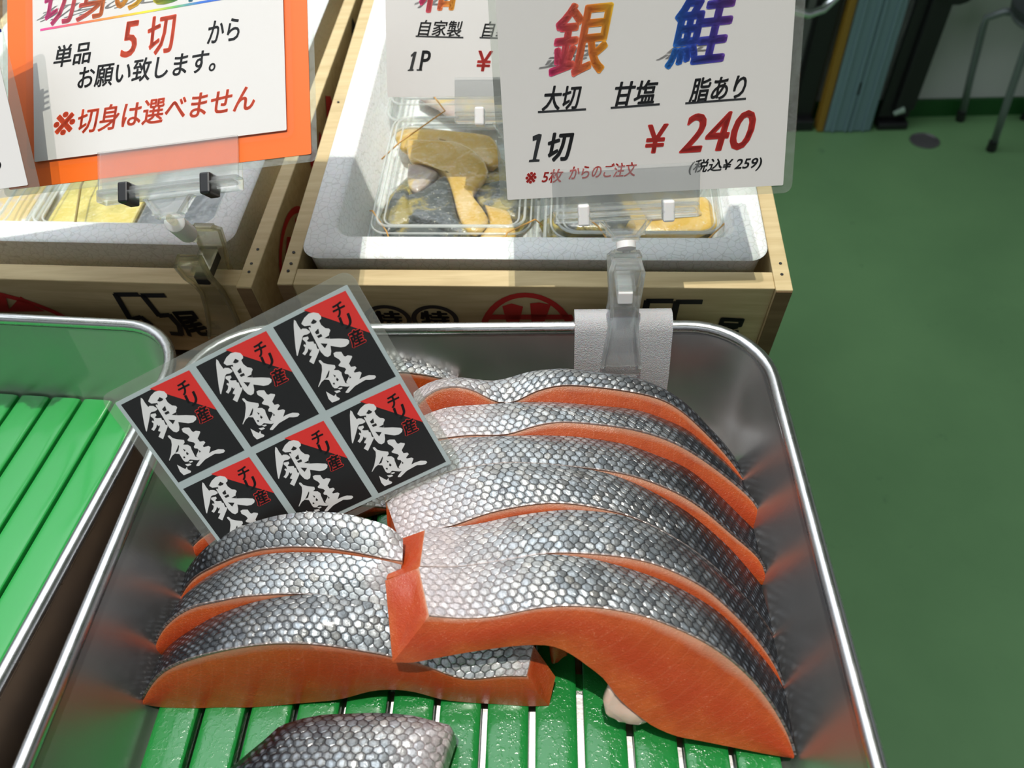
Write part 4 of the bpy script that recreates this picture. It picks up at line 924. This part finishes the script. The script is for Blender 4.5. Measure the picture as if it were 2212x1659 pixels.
band(CR, [(.296, .048, zt - .016), (.300, .054, zt - .002), (.318, .076, zt - .002), (.324, .082, zt - .014)], 'orange rubber band at the right corner of the brown fish pack')
ZL = -.050; g = WL
pack(CL, g - .222, g - .050, .068, .215, ZL, .030, 'clear pack of gold and grey pieces below the orange notice', [])
gp = [o for o in C.objects if o.name.startswith('fish_pack')][-1]
mk('gold_piece', box(CL, g - .212, g - .138, .080, .200, ZL + .004, ZL + .017), M['gold'], gp, bevel=.002)
mk('grey_piece', box(CL, g - .136, g - .064, .080, .200, ZL + .004, ZL + .016), M['greyfish'], gp, bevel=.002)
pack(CL, g - .330, g - .226, .066, .180, ZL, .034, 'ridged clear pack at the far left end of the left crate', [('fillet', 'fish_p', (g - .262, .115, .010, .038, .038, .009, 21, 0))])
o = mk('rubber_band', tube([CL(g - .172, .066, ZL + .012), CL(g - .173, .074, ZL + .0285), CL(g - .185, .120, ZL + .0318), CL(g - .190, .200, ZL + .0318)], .0009, 6), plain('dark_band', (.25, .19, .05), .5), loc=CL(g - .172, .066, ZL), smooth=180)
tag(o, 'dark yellow band over the gold piece pack', 'rubber band', 'rubber bands on the packs')

# ------------------------------------------------------------------ clip of the orange notice
j1 = clamp(c1, q1[0], q1[1], h1, M['black'], M['acrylic'], .092)
bd = CL(WL - .0295, .0074, .0)
cl = Fr(bd + V3((0, 0, -.003)), CL.X, -CL.Y, CL.Z)
t1_ = spring_clip(cl, h1, M['acrylic_y'], M['black'], gap=.0078, flare=.012, k=1.1)
joint(j1, t1_, h1, M['acrylic_y'], M['nylon'])

# ------------------------------------------------------------------ smaller cards
c3p = [atp(837, 210, (0, .520, 0), V3((0, 1, 0)))]; bl = c3p[0]; Xd = V3((.9985, -.03, .0)); zu = V3((0, .62, .78)).normalized(); w3 = .165
c3 = Card(bl, bl + Xd * w3, bl + zu * .12)
o3 = thing('price_card', 'white card reading 1P, half hidden behind the large price card', 'price card', c3.fr(w3 / 2, 0, 0))
c3.sheet('paper', M['paper'], o3, 0, w3, 0, .12, -.0002, .0002, .0008)
c3.sheet('laminate_film', M['film'], o3, -.005, w3 + .005, -.006, .125, .0005, .0007, .005)
c3.text('自家製', (902, 77), (999, 80), 32, K, o3, shear=.25, bold=.014); c3.rule((898, 80), (1001, 83), 3, K, o3)
c3.text('自家製', (1040, 80), (1137, 83), 32, K, o3, shear=.25, bold=.014); c3.rule((1036, 83), (1139, 86), 3, K, o3)
c3.poly([(800 + x / 5.53, y / 5.53) for x, y in ((484, 660), (528, 618), (556, 620), (507, 825), (521, 830), (516, 847), (446, 849), (449, 835), (470, 828), (509, 667), (487, 682))], K, o3, name='lettering'); c3.text('P', (905, 152), (931, 152), 40, K, o3, shear=.25, bold=.02); c3.rule((900, 153), (912, 153), 3, K, o3, name='lettering'); c3.text('¥', (1029, 154), (1064, 155), 42, M['red_ink'], o3, shear=.15, bold=.02)
c3.text('和', (905, 28), (995, 28), 92, M['rb1'], o3, shear=.22, bold=.035); c3.text('和', (895, 18), (990, 18), 40, M['grey_ink'], o3, shear=.7, bold=.02, lift=.00025, name='shadow_lettering')
h3 = thing('sign_clip', 'clear sign clip under the white 1P card, mostly behind the large price card', 'sign clip', c3.fr(w3 / 2, 0, -.05))
q3 = c3.px(1100, 222); j3 = clamp(c3, q3[0] + .004, -.002, h3, M['nylon'], M['acrylic'], .086)
fb = CR(.235, .1525, -.004); f3 = Fr(fb, CR.X, -CR.Y, CR.Z); t3 = spring_clip(f3, h3, M['acrylic'], M['nylon'], gap=.003); joint(j3, t3, h3, M['acrylic'], M['nylon'])
k2 = .44
r2t, r2b = CAM + ray(1.5, 150) * .430, CAM + ray(61, 400) * .440
zu = (r2t - r2b).normalized(); Xd = (RT * .99 + UP * -.05 + FW * .10); Xd = (Xd - zu * Xd.dot(zu)).normalized(); w2 = .16
c2 = Card(r2b - Xd * w2, r2b, r2b - Xd * w2 + zu * .12)
o2 = thing('price_card', 'white laminated card cut off by the left edge of the photo', 'price card', c2.fr(w2 / 2, 0, 0))
c2.sheet('paper', M['paper'], o2, 0, w2, 0, .12, -.0002, .0002, .0008)
c2.sheet('laminate_film', M['film_edge'], o2, -.005, w2 + .006, -.005, .125, -.0005, -.00021, .005)
c2.text(')', (-4, 366), (4, 366), 22, K, o2, bold=.01); c2.text('鮭', (-70, 76), (5, 72), 70, M['navy_ink'], o2, bold=.03)
h2 = thing('sign_clip', 'clear sign clip at the left end of the left crate board', 'sign clip', c2.fr(w2 / 2, 0, -.03))
j2 = clamp(c2, w2 / 2, -.004, h2, M['nylon'], M['acrylic'], .086)
f2 = Fr(CL(.125, .0074, .001), CL.X, -CL.Y, CL.Z); t2 = spring_clip(f2, h2, M['acrylic'], M['nylon'], gap=.0078); joint(j2, t2, h2, M['acrylic'], M['nylon'])

# ------------------------------------------------------------------ things along the back wall
YN = V3((0, 1, 0))
def leaning(name, label, cat, bl, br, ytop, tl, thick, mat, parent_only=False, z_top=None):
    a, b = at(*bl, FZ), at(*br, FZ); b.y = a.y; tpt = atp(*tl, (0, ytop, 0), YN); X = (b - a).normalized(); Zu = (tpt - a); Zu = (Zu - X * Zu.dot(X)).normalized(); n = Zu.cross(X); n = n if n.y < 0 else -n
    return Fr(a, X, n, Zu), (b - a).length
fr, wd = leaning('', '', '', (1780, 287), (1880, 287), 1.872, (1852, 0), .03, None)
HB = .9
o = thing('metal_rack_panel', 'blue grey slotted metal panel leaning on the back wall', 'metal panel', fr(wd / 2, 0, 0))
m = MB().box(fr, 0, wd, -.022, 0, .002, HB)
mk('panel', m.vf, M['bluegrey'], o, bevel=.003)
for x in (.02, wd * .44, wd * .56, wd - .02): mk('ridge', box(fr, x - .004, x + .004, 0, .005, .002, HB), M['bluegrey'], o, bevel=.002)
for z in (.10, .34, .58, .82): mk('slot', box(fr, wd * .46, wd * .54, .0003, .0012, z, z + .032), M['black'], o)
fr2, wd2 = leaning('', '', '', (1763, 285), (1778, 286), 1.872, (1838, 0), .02, None)
o = mk('board', box(fr2, 0, wd2 * .95, -.03, .004, .002, HB), M['ochre'], loc=fr2(0, 0, 0), bevel=.002); tag(o, 'ochre board standing edge out left of the slotted metal panel', 'board')
fr3, wd3 = leaning('', '', '', (1700, 280), (1758, 283), 1.87, (1790, 0), .03, None)
o = thing('folding_cart', 'black folded cart in the dark left of the ochre board', 'cart', fr3(0, 0, 0))
mk('frame', MB().box(fr3, -.12, -.02, -.05, 0, .02, .95).box(fr3, .01, wd3 - .006, -.05, -.01, .02, .95).vf, M['black'], o, bevel=.006); mk('foot', box(fr3, -.12, wd3 - .005, -.05, .012, .001, .03), M['black'], o, bevel=.004)
fr4, wd4 = leaning('', '', '', (1890, 276), (1958, 268), 1.872, (1968, 0), .03, None)
o = thing('hand_truck', 'black hand truck folded against the wall, right of the metal panel', 'hand truck', fr4(0, 0, 0))
mk('frame', MB().box(fr4, 0, wd4 * .95, -.02, -.004, .02, .95).box(fr4, wd4 * .35, wd4 * .95, -.004, .012, .05, .92).vf, M['black'], o, bevel=.008)
mk('toe_plate', box(fr4, 0, wd4 * .9, -.02, .016, .001, .02), M['black'], o, bevel=.004)
mk('wheel', tube([fr4(wd4 * .98, -.028, .36), fr4(wd4 * .98, .018, .36)], .045, 20), M['black'], o, smooth=40)
for z in (.045, .335): mk('latch_plate', tube([fr4(wd4 * .35, .013, z), fr4(wd4 * .62, .013, z + .012)], [.006, .009], 8), plain('pale_green_plate', (.28, .38, .30), .5), o, smooth=60)
# stool
sx, sy, sz = 1.235, 1.815, -.325
o = thing('stool', 'grey tube stool with black feet by the back wall', 'stool', (sx, sy, FZ))
f1, f2_ = at(2068, 252, FZ), at(2140, 325, FZ); f1.y = min(f1.y, 1.895)
t1, t2_ = atp(2128, 40, (0, 1.85, 0), YN), None
def leg(foot, top, bend, end):
    pts = [foot + V3((0, 0, .012)), foot.lerp(top, .5), foot.lerp(top, .92), top.lerp(bend, .12), bend.lerp(end, .35), end]
    l = mk('leg', tube(pts, .0085, 10), M['greymetal'], o, smooth=180); subpart(mk('foot', tube([foot, foot + V3((0, 0, .002)), foot + (top - foot).normalized() * .028], [.011, .012, .011], 12), M['black'], o, smooth=40), l)
za = t1.z
t2_ = atp(2215, 105, (0, 1.72, 0), YN); d2 = (t2_ - f2_); t2_ = f2_ + d2 * ((za - f2_.z) / d2.z)
ctr = (t1 + t2_) / 2 + V3((.13, 0, 0))
for fp, tp in ((f1, t1), (f2_, t2_), (V3((2 * ctr.x - f1.x, f2_.y, FZ)), V3((2 * ctr.x - t1.x, t2_.y, za))), (V3((2 * ctr.x - f1.x, f1.y, FZ)), V3((2 * ctr.x - t1.x, t1.y, za)))):
    top = tp + V3(((ctr.x - tp.x) * .12, (ctr.y - tp.y) * .12, .02)); leg(fp, tp, top, tp + V3(((ctr.x - tp.x) * .35, (ctr.y - tp.y) * .35, .022)))
mk('seat', loft([[V3((ctr.x + r * math.cos(a * math.pi / 16), ctr.y + r * math.sin(a * math.pi / 16), za + z)) for a in range(32)] for r, z in ((.115, .030), (.125, .034), (.128, .050), (.115, .062), (.05, .066))]), plain('dark_seat', (.05, .06, .06), .5), o, smooth=50)
mk('seat_ring', tube([V3((ctr.x + .112 * math.cos(a * math.pi / 16), ctr.y + .112 * math.sin(a * math.pi / 16), za + .022)) for a in range(32)], .0075, 8, True), M['greymetal'], o, smooth=180)
# chrome foot ring of a stool standing further left
pa, pb, pc, pd = atp(1715, 22, (0, 1.55, 0), YN), atp(1745, 31, (0, 1.55, 0), YN), atp(1778, 20, (0, 1.56, 0), YN), atp(1806, -6, (0, 1.57, 0), YN)
o = thing('chrome_stand', 'chrome tube stand curving down behind the large price card', 'stand', (pb.x, pb.y, FZ))
q = [pa + V3((-.10, .02, .03)), pa + V3((-.05, .01, .004)), pa, pb, pc, pd, pd + V3((.015, .01, .06)), pd + V3((.02, .015, .3))]
mk('bent_tube', tube(q, .0085, 12), M['chrome'], o, smooth=180)
mk('post', tube([pa + V3((-.10, .02, .03)), pa + V3((-.10, .02, FZ + .01 - pa.z))], .010, 12), M['chrome'], o, smooth=180)
mk('base', tube([pa + V3((-.10, .02, FZ - pa.z)), pa + V3((-.10, .02, FZ + .012 - pa.z))], .09, 28), M['chrome'], o, smooth=40)
